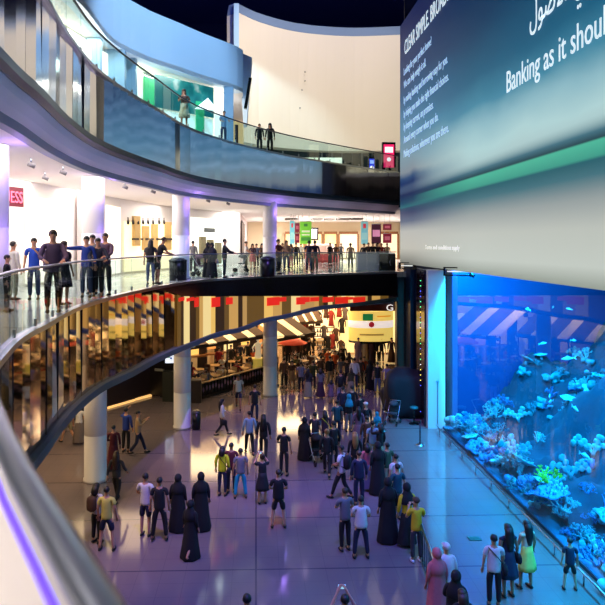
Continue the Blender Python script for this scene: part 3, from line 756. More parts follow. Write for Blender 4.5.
for k, px in enumerate((128,133,138,143,148,153,159,164)):
    d = 33 + (px-120)/52*6.4; q = Q(px, d-.9); mb = MB(); mb.tube([(0,0,.2),(0,0,0)], .03, 6); mb.tube([(0,0,0),(.05,-.2,-.14)], .07, 8)
    o = mb.build('track_spotlight', M_black, loc=(q.x, q.y, QZ(221, d-.9))); tag(o, 'small black spotlight hanging in the boutique window', 'spotlight', 'track spotlights in the boutique')
t = sf('cosmetics_shop', 'bright white shop window with glass shelves between the second and third column')
panel_between(190, 222, 41.8, 45.8, L1+.1, 10.2, .08, mat('window_dazzle2', (250,252,240), emit=1.0), 'window_display', t, .08)
for k in range(3):
    panel_between(194+k*8, 199+k*8, 42+k, 42.5+k, L1+.2, L1+2.1-.2*k, .2, mat('shelf_khaki', (176,170,130), .5, var=.4, scale=9), 'shelf', t, .5)
panel_between(197, 207, 42.2, 43.4, 9.2, 9.5, .1, mat('shelf_grey', (120,130,130)), 'sign_bar', t, .6)
# posters along the corridor wall
for k in range(4):
    y = w1[-1].y + 1.5 + k*4.2; mb = MB(); mb.box((0,0,0), (.10,1.7,2.7)); 
    t = thing('framed_poster', ['dark framed poster at the near end of the corridor wall','second dark framed poster along the corridor wall','third dark framed poster along the corridor wall','last dark framed poster deep in the corridor'][k], 'poster', (a.x+.12, y, 8.9))
    mb.build('frame', M_brown, t); m2 = MB(); m2.box((.06,0,0), (.03,1.35,2.35)); m2.build('print', mat('poster_cream', (226,206,190), .5), t)
# far end of the middle floor: store bays with wooden portals
for k, (x0, x1, c) in enumerate(((285,304,(240,214,150)),(306,322,(255,228,170)),(324,337,(246,214,150)),(339,358,(250,232,196)),(380,398,(236,212,176)))):
    t = sf('store_bay', ['far store bay behind the cyan and green banners','far store bay just right of the green banner','far store bay with a timber portal at mid corridor','pale far store bay left of the second cyan banner','far store bay above the white counter'][k])
    panel_between(x0, x1, 67.6, 67.6, L1+.1, QZ(234, 67.6), .1, mat('bay_glow%d' % k, c, emit=.8), 'lit_opening', t)
    panel_between(x0, x1, 67.3, 67.3, QZ(234,67.3), QZ(231.5,67.3), .2, mat('timber_portal', (140,86,40), .5), 'lintel', t)
    for px in (x0, x1): panel_between(px-.7, px+.7, 67.3, 67.3, L1, QZ(234,67.3), .2, mat('timber_portal', (140,86,40)), 'jamb', t)
for k, (x0, x1) in enumerate(((285,299),(312,322),(325,334),(337,350),(352,362))):
    q0 = Q(x0, 58); q1 = Q(x1, 58); mb = MB(); mb.box(((q1.x-q0.x)/2,0,0), (q1.x-q0.x,1.6,.12)); o = mb.build('ceiling_vent', mat('vent_dark', (60,56,52), .7), loc=(q0.x, q0.y, 10.72)); tag(o, 'dark ceiling slot above the far banners, number'.replace(', number','')+(' at its left end',' right of the green banner',' at mid corridor',' left of the second cyan banner',' above the second cyan banner')[k], 'vent')
# banners
def banner(px0, px1, y0, y1, d, c, label, deco=None):
    a, b = Q(px0, d), Q(px1, d); z1, z0 = QZ(y0, d), QZ(y1, d); t = thing('hanging_banner', label, 'banner', (a.x, a.y, z0)); w, h = b.x-a.x, z1-z0
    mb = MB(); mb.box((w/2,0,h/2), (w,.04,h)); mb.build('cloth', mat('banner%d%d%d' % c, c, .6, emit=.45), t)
    mb = MB(); mb.tube([(0,0,h),(w,0,h)], .03, 6); mb.tube([(w*.2,0,h),(w*.2,0,h+.9)], .012, 4); mb.tube([(w*.8,0,h),(w*.8,0,h+.9)], .012, 4); mb.build('hanger', M_steel, t)
    if deco:
        for (u0, u1, v0, v1, cc) in deco:
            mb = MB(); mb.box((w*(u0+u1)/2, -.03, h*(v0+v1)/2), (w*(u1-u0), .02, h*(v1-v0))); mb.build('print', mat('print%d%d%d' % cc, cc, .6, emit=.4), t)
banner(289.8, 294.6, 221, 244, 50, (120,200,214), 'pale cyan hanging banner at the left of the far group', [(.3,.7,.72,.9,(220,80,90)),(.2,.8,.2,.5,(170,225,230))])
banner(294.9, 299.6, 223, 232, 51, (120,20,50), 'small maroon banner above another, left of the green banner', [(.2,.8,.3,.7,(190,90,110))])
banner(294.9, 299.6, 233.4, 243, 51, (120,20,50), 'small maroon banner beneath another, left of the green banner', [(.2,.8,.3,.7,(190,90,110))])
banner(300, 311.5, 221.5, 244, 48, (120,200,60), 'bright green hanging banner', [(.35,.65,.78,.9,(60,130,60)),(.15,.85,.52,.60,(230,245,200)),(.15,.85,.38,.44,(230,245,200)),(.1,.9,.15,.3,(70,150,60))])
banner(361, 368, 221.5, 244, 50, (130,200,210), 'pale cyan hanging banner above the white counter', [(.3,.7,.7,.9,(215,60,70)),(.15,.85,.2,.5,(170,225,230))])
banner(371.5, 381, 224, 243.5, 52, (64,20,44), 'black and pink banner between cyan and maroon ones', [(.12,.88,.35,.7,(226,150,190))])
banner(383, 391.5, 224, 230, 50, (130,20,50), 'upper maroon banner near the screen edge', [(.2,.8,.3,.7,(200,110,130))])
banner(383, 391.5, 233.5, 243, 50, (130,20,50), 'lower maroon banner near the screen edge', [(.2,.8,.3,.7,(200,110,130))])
# white counter, black cabinet, centre kiosk, bins, strollers
q = P(361, 271, L1); t = thing('reception_counter', 'white reception counter behind the middle floor balustrade at the right', 'counter', (q.x, q.y+1.6, L1))
mb = MB(); mb.box((1.1,0,.5), (2.2,.7,1.0)); mb.build('counter_body', mat('counter_white', (236,234,232), .3), t); mb = MB(); mb.box((1.1,-.05,1.03), (2.35,.85,.06)); mb.build('counter_top', M_steel, t)
q = P(383.5, 271, L1); t = thing('black_cabinet', 'black cabinet with a pale handle at the right end of the middle floor', 'cabinet', (q.x, q.y+1.2, L1))
mb = MB(); mb.box((.45,0,.5), (.95,.6,1.0)); mb.build('cabinet_body', M_black, t); mb = MB(); mb.tube([(.62,-.32,.3),(.56,-.33,.5),(.62,-.32,.7)], .025, 6); mb.build('handle', M_steel, t)
q = Q(322, 55); t = thing('sales_kiosk', 'round sales kiosk with a red base and small screen in the far corridor', 'kiosk', (q.x, q.y, L1))
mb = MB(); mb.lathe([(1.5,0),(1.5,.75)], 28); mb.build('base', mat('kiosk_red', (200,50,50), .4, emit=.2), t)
mb = MB(); mb.lathe([(1.55,.75),(1.55,.85),(1.1,.9),(1.1,1.5),(.8,1.6)], 28); mb.build('counter_top', mat('kiosk_cream', (230,190,170), .4), t)
mb = MB(); mb.tube([(-.7,0,.8),(-.7,0,2.1)], .05, 8); mb.box((-.7,0,2.5), (.75,.1,1.1)); mb.build('screen_pole', M_black, t)
mb = MB(); mb.box((-.7,-.07,2.5), (.5,.03,.85)); mb.build('screen', mat('kiosk_screen', (240,225,235), emit=.8), t)
def bin_(px, py, z, h, label, r=.2):
    q = P(px, py, z); t = thing('litter_bin', label, 'bin', (q.x, q.y, z))
    mb = MB(); mb.lathe([(r,0),(r*1.02,h*.86)], 20); mb.build('body', mat('bin_black', (24,24,26), .3, .4), t)
    mb = MB(); mb.lathe([(r*1.08,h*.86),(r*1.08,h*.9),(r*.7,h)], 20); ld = mb.build('lid', mat('bin_lid', (60,62,66), .3, .6), t)
    mb = MB(); mb.lathe([(r*.45,h),(r*.42,h+.015)], 16); mb.build('opening', M_black, ld)
bin_(178, 280.3, L1, .98, 'black litter bin beside the white column near the leaning couple', .38)
bin_(267.5, 276.6, L1, .98, 'dark grey litter bin left of the column near the maroon shirt man', .36)
bin_(196.3, 429, 0, .85, 'black litter bin on the ground floor beside the second column', .2)

# ---------------------------------------------------------------- ceiling downlights on the middle floor
def downlight(px, py, z, i):
    d = FPX*(z-CZ)/(HY-py); q = Q(px, d); t = thing('downlight', 'small grey spotlight on the white ceiling under the ring', 'spotlight', (q.x, q.y, z), 0, 'ceiling spotlights under the upper ring')
    mb = MB(); mb.tube([(0,0,0),(0,0,-.12)], .03, 8); mb.build('bracket', M_steel, t)
    mb = MB(); mb.tube([(-.08,-.02,-.16),(.10,.04,-.24)], .065, 10); mb.build('lamp_head', mat('lamp_grey', (120,116,120), .5), t)
for i, (px, py) in enumerate(((31,158),(63,166),(125,182),(153,187),(208,197),(228,200),(45,172),(100,184))):
    downlight(px, py, 10.8, i)

# ================================================================ ground floor
M_warmwall = mat('warm_wall', (226,190,130), .7)
gw = [(-14,20),(-10.5,26),(-7.75,31.6),(-5.9,34.3),(-4.7,35.4)]
struct(wallstrip([Vector(p) for p in gw], 0, 4.95, .3, 'wall_ground', mat('ground_wall_dark', (40,30,30), .35)))
mb = MB(); mb.box((0, 53.2, 2.45), (35.6, .3, 4.9)); struct(mb.build('wall_ground_far', mat('ground_far_wall', (244,214,160), .7)))
rg = random.Random(8)
for k in range(14):
    x = -14.5+k*1.95; c_ = rg.choice([(255,226,160),(255,210,140),(250,236,200),(230,180,110)])
    t = thing('store_window', 'lit ground floor store window with a sign board on the far wall', 'window', (x, 52.9, 0), 0, 'far store windows')
    mb = MB(); mb.box((0,0,1.75), (1.6,.1,3.1)); mb.build('glazing', mat('far_glow%d' % (c_[2]), c_, .5, emit=.8), t)
    mb = MB(); mb.box((0,-.1,3.9), (1.5,.16,.6)); mb.build('sign_board', mat(*rg.choice([('far_red',(214,36,26)),('far_red',(214,36,26)),('far_dark',(60,40,34)),('far_cream',(240,220,180))]), .4, emit=.7), t)
    mb = MB(); mb.box((.45,-.1,1.4), (.35,.1,2.2)); mb.build('display_figure', mat('far_fig', (90,60,50), .6), t)
# brown cladding and dark opening left of column two
def gp(x0, y0, x1, y1, z0, z1, th, m, name, parent=None, lift=0):
    a, b = P(x0, y0), P(x1, y1); v = b-a; mb = MB(); c = (a+b)/2; mb.box((c.x, c.y, (z0+z1)/2), (v.length, th, z1-z0), rz=math.atan2(v.y, v.x)); return mb.build(name, m, parent)
t = thing('coffee_shop', 'brown clad cafe front with a warm lit floor line between the first two columns', 'shopfront')
gp(133, 399.5, 150, 395.3, .15, 4.9, .2, mat('taupe_panel', (104,84,82), .4, var=.15), 'brown_panel', t)
gp(133, 400.3, 150, 396.0, .0, .12, .3, mat('floor_line_glow', (255,200,120), emit=.9), 'light_line', t)
gp(106, 408.5, 133, 400.6, .0, .10, .3, mat('floor_line_glow', (255,200,120)), 'light_line', t)
gp(151, 396, 176, 398.5, .1, 4.9, .2, mat('near_black', (16,12,14), .3), 'dark_panel', t)
gp(155, 398.3, 164, 399, 1.5, 1.62, .1, mat('grey_shelf', (120,120,110)), 'shelf', t)
gp(164, 400.5, 176, 401, 0, 1.6, .5, mat('dark_olive', (26,30,18), .5), 'planter_box', t)
gp(134.5, 401, 148, 397.6, 3.0, 3.12, .06, M_black, 'sign_bar', t)
a = Q(165.5, 33.2); t = thing('lit_poster', 'bright white poster display with coloured blobs beside the second ground floor column', 'poster', (a.x, a.y, QZ(363,33.2)))
h = QZ(344,33.2)-QZ(363,33.2)
mb = MB(); mb.box((.22,0,h/2), (.46,.08,h)); mb.build('lightbox', mat('poster_white', (226,236,250), emit=.95), t)
for (x, z, r, c) in ((.14,.75*h,.06,(60,60,90)),(.26,.6*h,.07,(200,60,70)),(.18,.35*h,.08,(60,150,110)),(.3,.25*h,.06,(80,90,150))):
    mb = MB(); mb.ball((x,-.045,z), (r,.01,r*1.1), 10, 6); mb.build('picture_blob', mat('blob%d' % c[0]+str(c[1]), c, emit=.6), t)
# amber bar counter seen between column and brown panel
t = thing('bar_counter', 'amber glowing bar counter just right of the nearest column', 'counter', (0,0,0))
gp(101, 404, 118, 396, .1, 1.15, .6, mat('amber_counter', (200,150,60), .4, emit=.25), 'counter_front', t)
gp(101, 404, 118, 396, 1.15, 1.22, .8, M_brown, 'counter_top', t)
a = P(117, 397.5); mb = MB(); mb.lathe([(.06,0),(.09,.12),(.13,.3),(.06,.45)], 14, (a.x,a.y,1.22)); o = mb.build('table_lamp', mat('lamp_orange', (255,150,60), emit=1.0)); tag(o, 'small orange glowing lamp on the amber bar counter', 'lamp')

# restaurant fence
fa, fb = P(201.5, 398.5), P(264, 380); v = fb-fa; L_ = v.length; an = math.atan2(v.y, v.x)
t = thing('terrace_fence', 'dark planter fence with a bright top rail along the restaurant terrace', 'fence', (fa.x, fa.y, 0), an)
mb = MB(); mb.box((L_/2,0,.08), (L_,.25,.16)); mb.build('plinth', M_black, t)
mb = MB(); mb.box((L_/2,0,.84), (L_,.16,.05)); mb.build('top_rail', mat('rail_gold', (190,160,110), .3, .5), t)
mb = MB(); mb.box((L_/2,.04,.48), (L_,.04,.66)); mb.build('backing_panel', mat('fence_dark', (30,20,16), .5), t)
n = 22
for k in range(n+1):
    mb = MB(); mb.box((L_*k/n,-.03,.48), (.05,.05,.68)); mb.build('post', M_black, t)
rr = random.Random(3)
for k in range(n):
    x = L_*(k+.5)/n; mb = MB(); mb.ball((x,-.03,.5+rr.uniform(-.1,.1)), (.07,.03,.14), 8, 5); mb.build('ornament', mat('ornament_mauve', (150,110,130), .4), t)
mb = MB(); q = P(192, 402); mb.box((q.x, q.y, .6), (1.0,.5,1.2)); o = mb.build('host_stand', mat('host_wood', (40,28,18), .4)); tag(o, 'dark wooden host stand at the near end of the terrace fence', 'stand')
# awnings over the terrace
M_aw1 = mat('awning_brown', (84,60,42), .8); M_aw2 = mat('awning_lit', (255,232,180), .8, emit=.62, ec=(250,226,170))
un = Vector((-v.y, v.x)).normalized()
def awning(a, b, n, z0, z1, depth, label, rise=0.0, strip=.38):
    v = b-a; L_ = v.length; an = math.atan2(v.y, v.x); t = thing('awning', label, 'awning', (a.x, a.y, 0), an)
    for k in range(n):
        x0 = L_*k/n; x1 = L_*(k+strip)/n; x2 = L_*(k+1)/n; sl = L_/n*.55
        for (p, q_, m_, nm) in ((x0, x1, M_aw2, 'lit_stripe'), (x1, x2, M_aw1, 'canopy_panel')):
            mb = MB(); rz_ = lambda x: rise*x/L_
            i = mb.vs([(p,0,z0+rz_(p)),(q_,0,z0+rz_(q_)),(q_-sl,depth,z1+rz_(q_)),(p-sl,depth,z1+rz_(p)),(p,0,z0-.06+rz_(p)),(q_,0,z0-.06+rz_(q_)),(q_-sl,depth,z1-.06+rz_(q_)),(p-sl,depth,z1-.06+rz_(p))])
            for f in ((0,1,2,3),(7,6,5,4),(0,4,5,1),(1,5,6,2),(2,6,7,3),(3,7,4,0)): mb.face([i+j for j in f])
            mb.build(nm, m_, t)
    mb = MB(); mb.box((L_/2,.02,z0-.12+rise/2), (L_,.04,.2)); mb.build('valance', mat('valance_dark', (60,44,34), .8), t)
    for k in range(0, n+1, 2):
        x = min(L_-.1, max(.1, L_*k/n)); mb = MB(); mb.tube([(x,.15,0),(x,.15,z0-.05)], .05, 8); mb.build('pole', M_brown, t)
fa2, fb2 = Q(187, 34.2), Q(266, 38.6)
awning(fa2, fb2, 4, QZ(347.5,34.2), 4.6, 3.4, 'long awning with lit cream stripes above the terrace between two columns', rise=QZ(334,38.6)-QZ(347.5,34.2), strip=.4)
ga, gb = Q(276, 39.5), Q(316, 42.5)
awning(ga, gb, 2, QZ(336,39.5), 4.7, 3.4, 'short awning with lit cream stripes right of the third column', rise=QZ(333,42.5)-QZ(336,39.5)-.1, strip=.4)
ha, hb = Q(297, 45), Q(323, 46)
awning(ha, hb, 3, QZ(322,45), 4.8, 1.8, 'small pink and cream striped awning at the back right of the terrace', strip=.3)
# back bar wall of the restaurant with warm lights
t = thing('restaurant_bar', 'warm back bar of the restaurant behind the terrace tables', 'bar')
for k in range(7):
    x0 = 190 + k*17; d = 41.5+k*.9
    panel_between(x0, x0+8, d, d+.4, .9+.3*(k%2), 2.2+.5*(k%3), .2, mat('bar_glow%d' % (k%3), ((255,205,110),(250,170,90),(255,228,160))[k%3], emit=(.8,.5,.9)[k%3]), 'lit_niche', t)
    panel_between(x0+8, x0+16, d+.5, d+.9, 0, 3.2, .2, mat('bar_dark', (38,24,18), .5), 'dark_panel', t)
    panel_between(x0-1, x0+16, d-.5, d, .9, 1.0, .5, mat('bar_top', (150,96,50), .3), 'counter_top', t)
# striped wall behind
# statue on pedestal near third column
q = Q(258, 38.9); t = thing('statue', 'pale yellow figure statue on a fluted pedestal left of the third column', 'statue', (q.x, q.y, 0))
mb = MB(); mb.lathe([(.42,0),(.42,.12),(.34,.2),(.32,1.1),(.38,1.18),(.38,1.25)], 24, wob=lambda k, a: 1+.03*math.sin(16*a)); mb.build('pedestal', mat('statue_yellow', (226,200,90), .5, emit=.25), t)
mb = MB(); mb.lathe([(.22,1.2),(.2,1.45),(.16,1.7),(.19,2.0),(.2,2.15),(.06,2.25),(.05,2.3)], 16); mb.ball((0,0,2.4), (.1,.11,.13), 12, 8); mb.tube([(-.18,0,2.13),(-.34,-.05,1.9),(-.28,-.12,1.7)], [.06,.05,.04], 8); mb.tube([(.18,0,2.13),(.36,-.05,2.3),(.4,-.1,2.55)], [.06,.05,.04], 8)
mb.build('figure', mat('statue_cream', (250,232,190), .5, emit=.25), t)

# cafe tables and chairs (seats and people placed later)
def make_table(m_top, nm='cafe_table'):
    t = thing(nm, 'x', 'table')
    mb = MB(); mb.lathe([(.38,.72),(.40,.735),(.40,.75),(.38,.76)], 24); mb.build('table_top', m_top, t)
    mb = MB(); mb.tube([(0,0,.04),(0,0,.72)], .035, 8); mb.build('pole', M_black, t)
    mb = MB(); mb.lathe([(.24,0),(.24,.02),(.05,.05)], 18); mb.build('base', M_black, t)
    return t
def make_chair(m):
    t = thing('cafe_chair', 'x', 'chair')
    mb = MB(); mb.box((0,0,.44), (.42,.42,.05)); mb.build('seat', m, t)
    mb = MB(); mb.box((0,.2,.72), (.42,.04,.42)); mb.build('backrest', m, t)
    for sx in (-1,1):
        for sy in (-1,1):
            mb = MB(); mb.tube([(sx*.18,sy*.18,.42),(sx*.2,sy*.2,0)], .018, 6); mb.build('leg', M_black, t)
    return t
tb0 = make_table(mat('table_top_wood', (206,160,100), .4)); ch0 = make_chair(mat('chair_wicker', (214,186,140), .7, var=.3, scale=20)); ch1 = make_chair(mat('chair_dark', (70,36,24), .6))
first = {'t': tb0, 'c': ch0, 'd': ch1}
def put(key, label, loc, rz, group):
    o = first.pop(key, None)
    if o is None: o = copy_tree({'t': tb0, 'c': ch0, 'd': ch1}[key], label, loc, rz, group)
    else: o['label'] = label; o['group'] = group; o.location = loc; o.rotation_euler.z = rz
    return o
seats = []
fdir = v.normalized()
tables = []
for k in range(6):
    c = fa + fdir*(.9 + k*1.35) + un*1.1; tables.append((c, 'front terrace table ' + ['by the host stand','second from host stand','third from host stand','fourth from host stand','fifth from host stand','by the third column'][k], 'c', 'terrace tables along the fence'))
for k in range(5):
    c = fa + fdir*(1.4 + k*1.6) + un*3.0; tables.append((c, 'awning covered rear table ' + ['at near end','second along','in the middle','fourth along','at far end'][k], 'd', 'terrace tables under the awning'))
for k, (px, py) in enumerate(((290,376),(303,372),(318,369),(330,366))):
    c = P(px, py); tables.append((c, 'busy terrace table ' + ['nearest the third column','second from third column','third from third column','farthest from third column'][k], 'd', 'tables right of the third column'))
for c, lab, kd, g in tables:
    put('t', 'round wooden ' + lab, (c.x, c.y, 0), 0, g)
    for s, wd in ((1,'right'),(-1,'left')):
        p = c + fdir*(.62*s); 
        put(kd, ('pale wicker' if kd == 'c' else 'dark wooden') + ' chair %s of the ' % wd + lab, (p.x, p.y, 0), an + (-PI/2 if s > 0 else PI/2), 'chairs at the ' + g)
        seats.append((p, an + (-PI/2 if s > 0 else PI/2), lab, wd))
q = P(293, 366); t = thing('market_umbrella', 'orange red parasol on the terrace right of the third column', 'umbrella', (q.x, q.y, 0))
mb = MB(); mb.tube([(0,0,0),(0,0,2.1)], .03, 8); mb.build('pole', M_brown, t)
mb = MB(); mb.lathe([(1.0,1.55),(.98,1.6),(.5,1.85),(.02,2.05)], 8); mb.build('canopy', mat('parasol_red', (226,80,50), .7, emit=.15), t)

# yellow drum display and store behind
q0, q1 = Q(350.5, 43.4), Q(396, 43.4); cx = (q0+q1)/2; R_ = (q1-q0).length/2
t = thing('drum_sign', 'large round yellow lantern sign with a white band and green square above the mannequins', 'sign', (cx.x, cx.y+.9, 0))
z0, z1 = QZ(343, 43), QZ(312, 43)
mb = MB(); mb.lathe([(R_*.97,z0),(R_,z0+.08),(R_,z1-.05),(R_*.97,z1)], 48, sy=.55); mb.build('drum_body', mat('drum_yellow', (240,206,96), .6, emit=.72, ec=(244,212,110)), t)
mb = MB(); zb = QZ(329, 43); zb2 = QZ(322, 43); mb.lathe([(R_*1.005,zb),(R_*1.005,zb2)], 48, sy=.56); mb.build('white_band', mat('band_white', (244,232,226), .6, emit=.8), t)
mb = MB(); mb.lathe([(R_*1.0,z0-.12),(R_*1.01,z0+.02)], 48, sy=.56); mb.build('bottom_rim', M_black, t)
def dsh(px0, px1, y0, y1, m, nm):
    u0, u1 = (px0-373.2)/22.8, (px1-373.2)/22.8; za, zbb = QZ(y1,42.4), QZ(y0,42.4); mb = MB(); n = 6; rr_ = R_*1.012
    A = [math.asin(max(-1,min(1,u0))) + (math.asin(u1)-math.asin(u0))*k/n for k in range(n+1)]
    for rad, s in ((rr_*1.006,0),(rr_*.99,1)):
        mb.vs([(rad*math.sin(a), -rad*.56*math.cos(a), z) for a in A for z in (za, zbb)])
    for k in range(n): mb.face((2*k,2*k+2,2*k+3,2*k+1)); b_ = 2*(n+1); mb.face((b_+2*k+1,b_+2*k+3,b_+2*k+2,b_+2*k)); mb.face((2*k,b_+2*k,b_+2*k+2,2*k+2)); mb.face((2*k+1,2*k+3,b_+2*k+3,b_+2*k+1))
    mb.face((0,1,b_+1,b_)); mb.face((2*n,b_+2*n,b_+2*n+1,2*n+1))
    mb.build(nm, m, t)
dsh(363, 373, 315.5, 322.5, mat('sign_green', (30,130,70), emit=.5), 'green_square')
dsh(377, 392, 317.5, 319, mat('sign_gold', (236,170,50), emit=.6), 'gold_line')
dsh(360, 384, 336, 338, mat('sign_ochre', (190,160,80), emit=.4), 'lettering_line')
mb = MB(); mb.ball((0,0,0), (.2,.03,.2), 14, 8); mb.v = [(x-.12, y-R_*.575, z+QZ(326.5,42.4)) for x,y,z in mb.v]; mb.build('red_emblem', mat('emblem_red', (170,30,50), emit=.5), t)
mb = MB()
for s in (-1,0,1): mb.tube([(s*R_*.6,0,z1),(s*R_*.6,0,4.95)], .02, 5)
mb.build('suspension_rod', M_black, t)
# dark red fascia with round white emblem
t = thing('store_fascia', 'dark red store fascia with a white letter above the yellow lantern', 'sign', (0,0,0))
a, b = Q(350, 42.6), Q(397, 42.6); mb = MB(); mb.box(((a.x+b.x)/2, a.y, 4.35), (b.x-a.x, .2, 1.1)); mb.build('fascia_board', mat('fascia_red', (92,26,22), .5, var=.3), t)
g = Q(386.3, 42.3); text('letter', 'G', .42, mat('letter_white', (250,240,235), emit=1.0), t, frame((g.x, g.y-.05, QZ(310.5,42.3)), (1,0,0)), .45, .03)
# store window glow behind mannequins
t = sf('fashion_store', 'bright cream fashion store window behind the row of mannequins')
panel_between(333, 399, 47.5, 47.5, .1, 4.9, .1, mat('store_glow', (255,226,160), emit=.9), 'window_display', t)
panel_between(284, 331, 50, 50, .8, 4.9, .1, mat('store_glow2', (255,232,190), emit=.85), 'window_display', t)
panel_between(285, 300, 48.6, 48.6, 0, 1.2, .3, mat('store_dark', (60,40,30)), 'plinth', t)
panel_between(331, 350, 48.2, 48.2, 2.6, 4.9, .1, mat('store_glow_warm', (235,190,130), emit=.6), 'window_display', t)
# wine shelf rack
q = Q(319, 47.2); t = thing('display_rack', 'dark wide display rack with rows of small dark goods on the bright store wall', 'rack', (q.x, q.y, 0))
for k in range(6):
    mb = MB(); mb.box((0,0,.35+k*.34), (2.3,.35,.04)); mb.build('shelf', M_black, t)
for s in (-1.15,-.38,.38,1.15):
    mb = MB(); mb.box((s,0,1.1), (.05,.35,2.2)); mb.build('upright', M_black, t)
for k in range(5):
    for j in range(12):
        if rr.random() < .75:
            mb = MB(); mb.lathe([(.05,0),(.05,.14),(.02,.2),(.02,.25)], 8, (-1.05+j*.19, 0, .37+k*.34)); mb.build('bottle', mat('bottle_dark', (40,26,22), .3), t)

# stage equipment under dark covers by the screen, stool, queue posts
q = Q(408, 31.5)
def covered(loc, d, seed, label):
    mb = MB(); f = lumpy(seed, .25); mb.ball((0,0,d[2]*.5), (d[0]/2,d[1]/2,d[2]*.52), 24, 16, lambda n_: f(n_)*(1/max(abs(n_.x),abs(n_.y),abs(n_.z),.62))**.8)
    mb.v = [(x,y,max(0.0,z)) for x,y,z in mb.v]
    o = mb.build('covered_equipment', mat('black_cloth', (14,14,20), .8), loc=loc); tag(o, label, 'equipment'); return o
q = P(409, 421); covered((q.x, q.y+.9, 0), (1.9,1.5,2.1), 5, 'tall heap of equipment under a black cloth beside the navy panel')
q = P(396, 413); covered((q.x, q.y+.6, 0), (1.2,1.0,1.0), 9, 'low equipment case under a black cloth left of the taller heap')
q = P(414, 424); t = thing('bar_stool', 'small teal topped stool in front of the black covered equipment', 'stool', (q.x, q.y, 0))
mb = MB(); mb.lathe([(.17,.72),(.19,.75),(.19,.8),(.15,.82)], 20); mb.build('seat', mat('stool_teal', (20,110,110), .4), t)
mb = MB(); mb.tube([(0,0,.02),(0,0,.72)], .03, 8); mb.build('pole', M_black, t); mb = MB(); mb.lathe([(.24,0),(.24,.02),(.04,.04)], 20); mb.build('base', M_black, t)
def stanchion(px, py, label):
    q = P(px, py); t = thing('queue_post', label, 'post', (q.x, q.y, 0), 0, 'queue posts')
    mb = MB(); mb.lathe([(.17,0),(.17,.02),(.03,.05)], 18); mb.build('base', M_steel, t)
    mb = MB(); mb.tube([(0,0,.04),(0,0,.95)], .028, 10); mb.build('pole', mat('post_dark', (40,36,60), .25, .8), t)
    mb = MB(); mb.lathe([(.035,.92),(.045,.94),(.045,1.0),(.02,1.02)], 12); mb.build('cap', M_black, t)
    return q
sq = [stanchion(383, 431, 'queue post among the crowd near the black covered equipment, nearest one'), stanchion(387, 412, 'middle queue post in the row beside the black covered equipment'), stanchion(390, 398, 'far queue post of the row beside the brown pillar'), stanchion(420, 445, 'lone queue post on the blue floor left of the pale pillar')]
for i in range(2):
    a, b = sq[i], sq[i+1]; mb = MB(); mid = (a+b)/2; mb.tube([(a.x,a.y,.93),(mid.x,mid.y,.84),(b.x,b.y,.93)], .02, 6); o = mb.build('queue_belt', mat('belt_dark', (30,24,50), .6)); tag(o, ['dark belt between the two nearest queue posts','dark belt between the two farthest queue posts'][i], 'belt')
# sloping grey barrier at lower right
def barrier(pts, label):
    P3 = [P(px, py) for px, py in pts]; a = P3[0]; t = thing('crowd_barrier', label, 'barrier', (a.x, a.y, 0))
    mb = MB(); mb.tube([(p.x-a.x, p.y-a.y, 1.0) for p in P3], .035, 8); mb.build('top_rail', M_steel, t)
    mb = MB(); mb.tube([(p.x-a.x, p.y-a.y, .12) for p in P3], .025, 8); mb.build('bottom_rail', M_steel, t)
    for p, r in zip(P3, P3[1:]):
        for k in range(5):
            m_ = p.lerp(r, k/5); mb = MB(); mb.tube([(m_.x-a.x, m_.y-a.y, 0 if k == 0 else .12),(m_.x-a.x, m_.y-a.y, 1.0)], .022 if k == 0 else .012, 6); mb.build('upright', mat('barrier_dark', (40,52,60), .4, .5), t)
barrier([(421,562),(430,590),(440,622)], 'dark metal crowd barrier between the blue floor and the standing visitors')
q = P(474.5, 539); mb = MB(); mb.box((0,0,.012), (.35,.22,.024)); o = mb.build('floor_plate', mat('plate_green', (20,70,60), .4), loc=(q.x, q.y, 0)); tag(o, 'small dark green plate lying on the blue lit floor', 'plate')
# hanging garments / display figures on the bright far wall
def hang_mesh(seed):
    r = random.Random(seed); mb = MB(); h = r.uniform(1.0, 1.3)
    mb.lathe([(.05,h+.02),(.09,h),(.22,h-.1),(.2,h*.6),(.17,h*.45),(.22,.2),(.24,0)], 14, sy=.5, wob=lambda k, a: 1+.08*math.sin(5*a+seed))
    mb.tube([(-.18,0,h-.12),(-.3,0,h*.7),(-.28,-.03,h*.4)], [.06,.05,.04], 6); mb.tube([(.18,0,h-.12),(.3,0,h*.7),(.3,-.03,h*.4)], [.06,.05,.04], 6)
    me = mb.mesh('hanging_garment'); me.materials.append(M_black); return me
hm = [hang_mesh(s) for s in range(4)]
gc = [('garment_black',(26,20,22),'black'),('garment_grey',(96,84,84),'grey'),('garment_red',(150,44,36),'red'),('garment_brown',(84,54,40),'brown')]
spots = [(289,316),(297,321),(304,325),(311,330),(318,318),(324,330),(331,318),(336,333),(342,325),(345,312),(339,309),(326,310),(312,311),(299,309),(333,341),(341,345),(328,343)]
rw = ['top left','beside the pink awning','just right of the pink awning','lowest at left','upper middle','lower middle','upper right','lower right','right, near the yellow lantern','topmost beside the fascia','high on the right','high in the middle','high left of middle','highest at left','bottom, left of the lantern','bottom, touching the lantern','bottom middle']
for k, (px, py) in enumerate(spots):
    d = 46.6 if px > 318 else 47.0; q = Q(px, d); g_ = gc[k % 4]
    z = QZ(py, d)-.6
    o = bpy.data.objects.new('hanging_garment', hm[k % 4]); col.objects.link(o); o.location = (q.x, q.y, z); o.scale = (.9,.9,.9)
    o.material_slots[0].link = 'OBJECT'; o.material_slots[0].material = mat(g_[0], g_[1], .8)
    tag(o, f'{g_[2]} garment displayed on the bright far wall, {rw[k]}', 'garment', 'garments on the far wall')

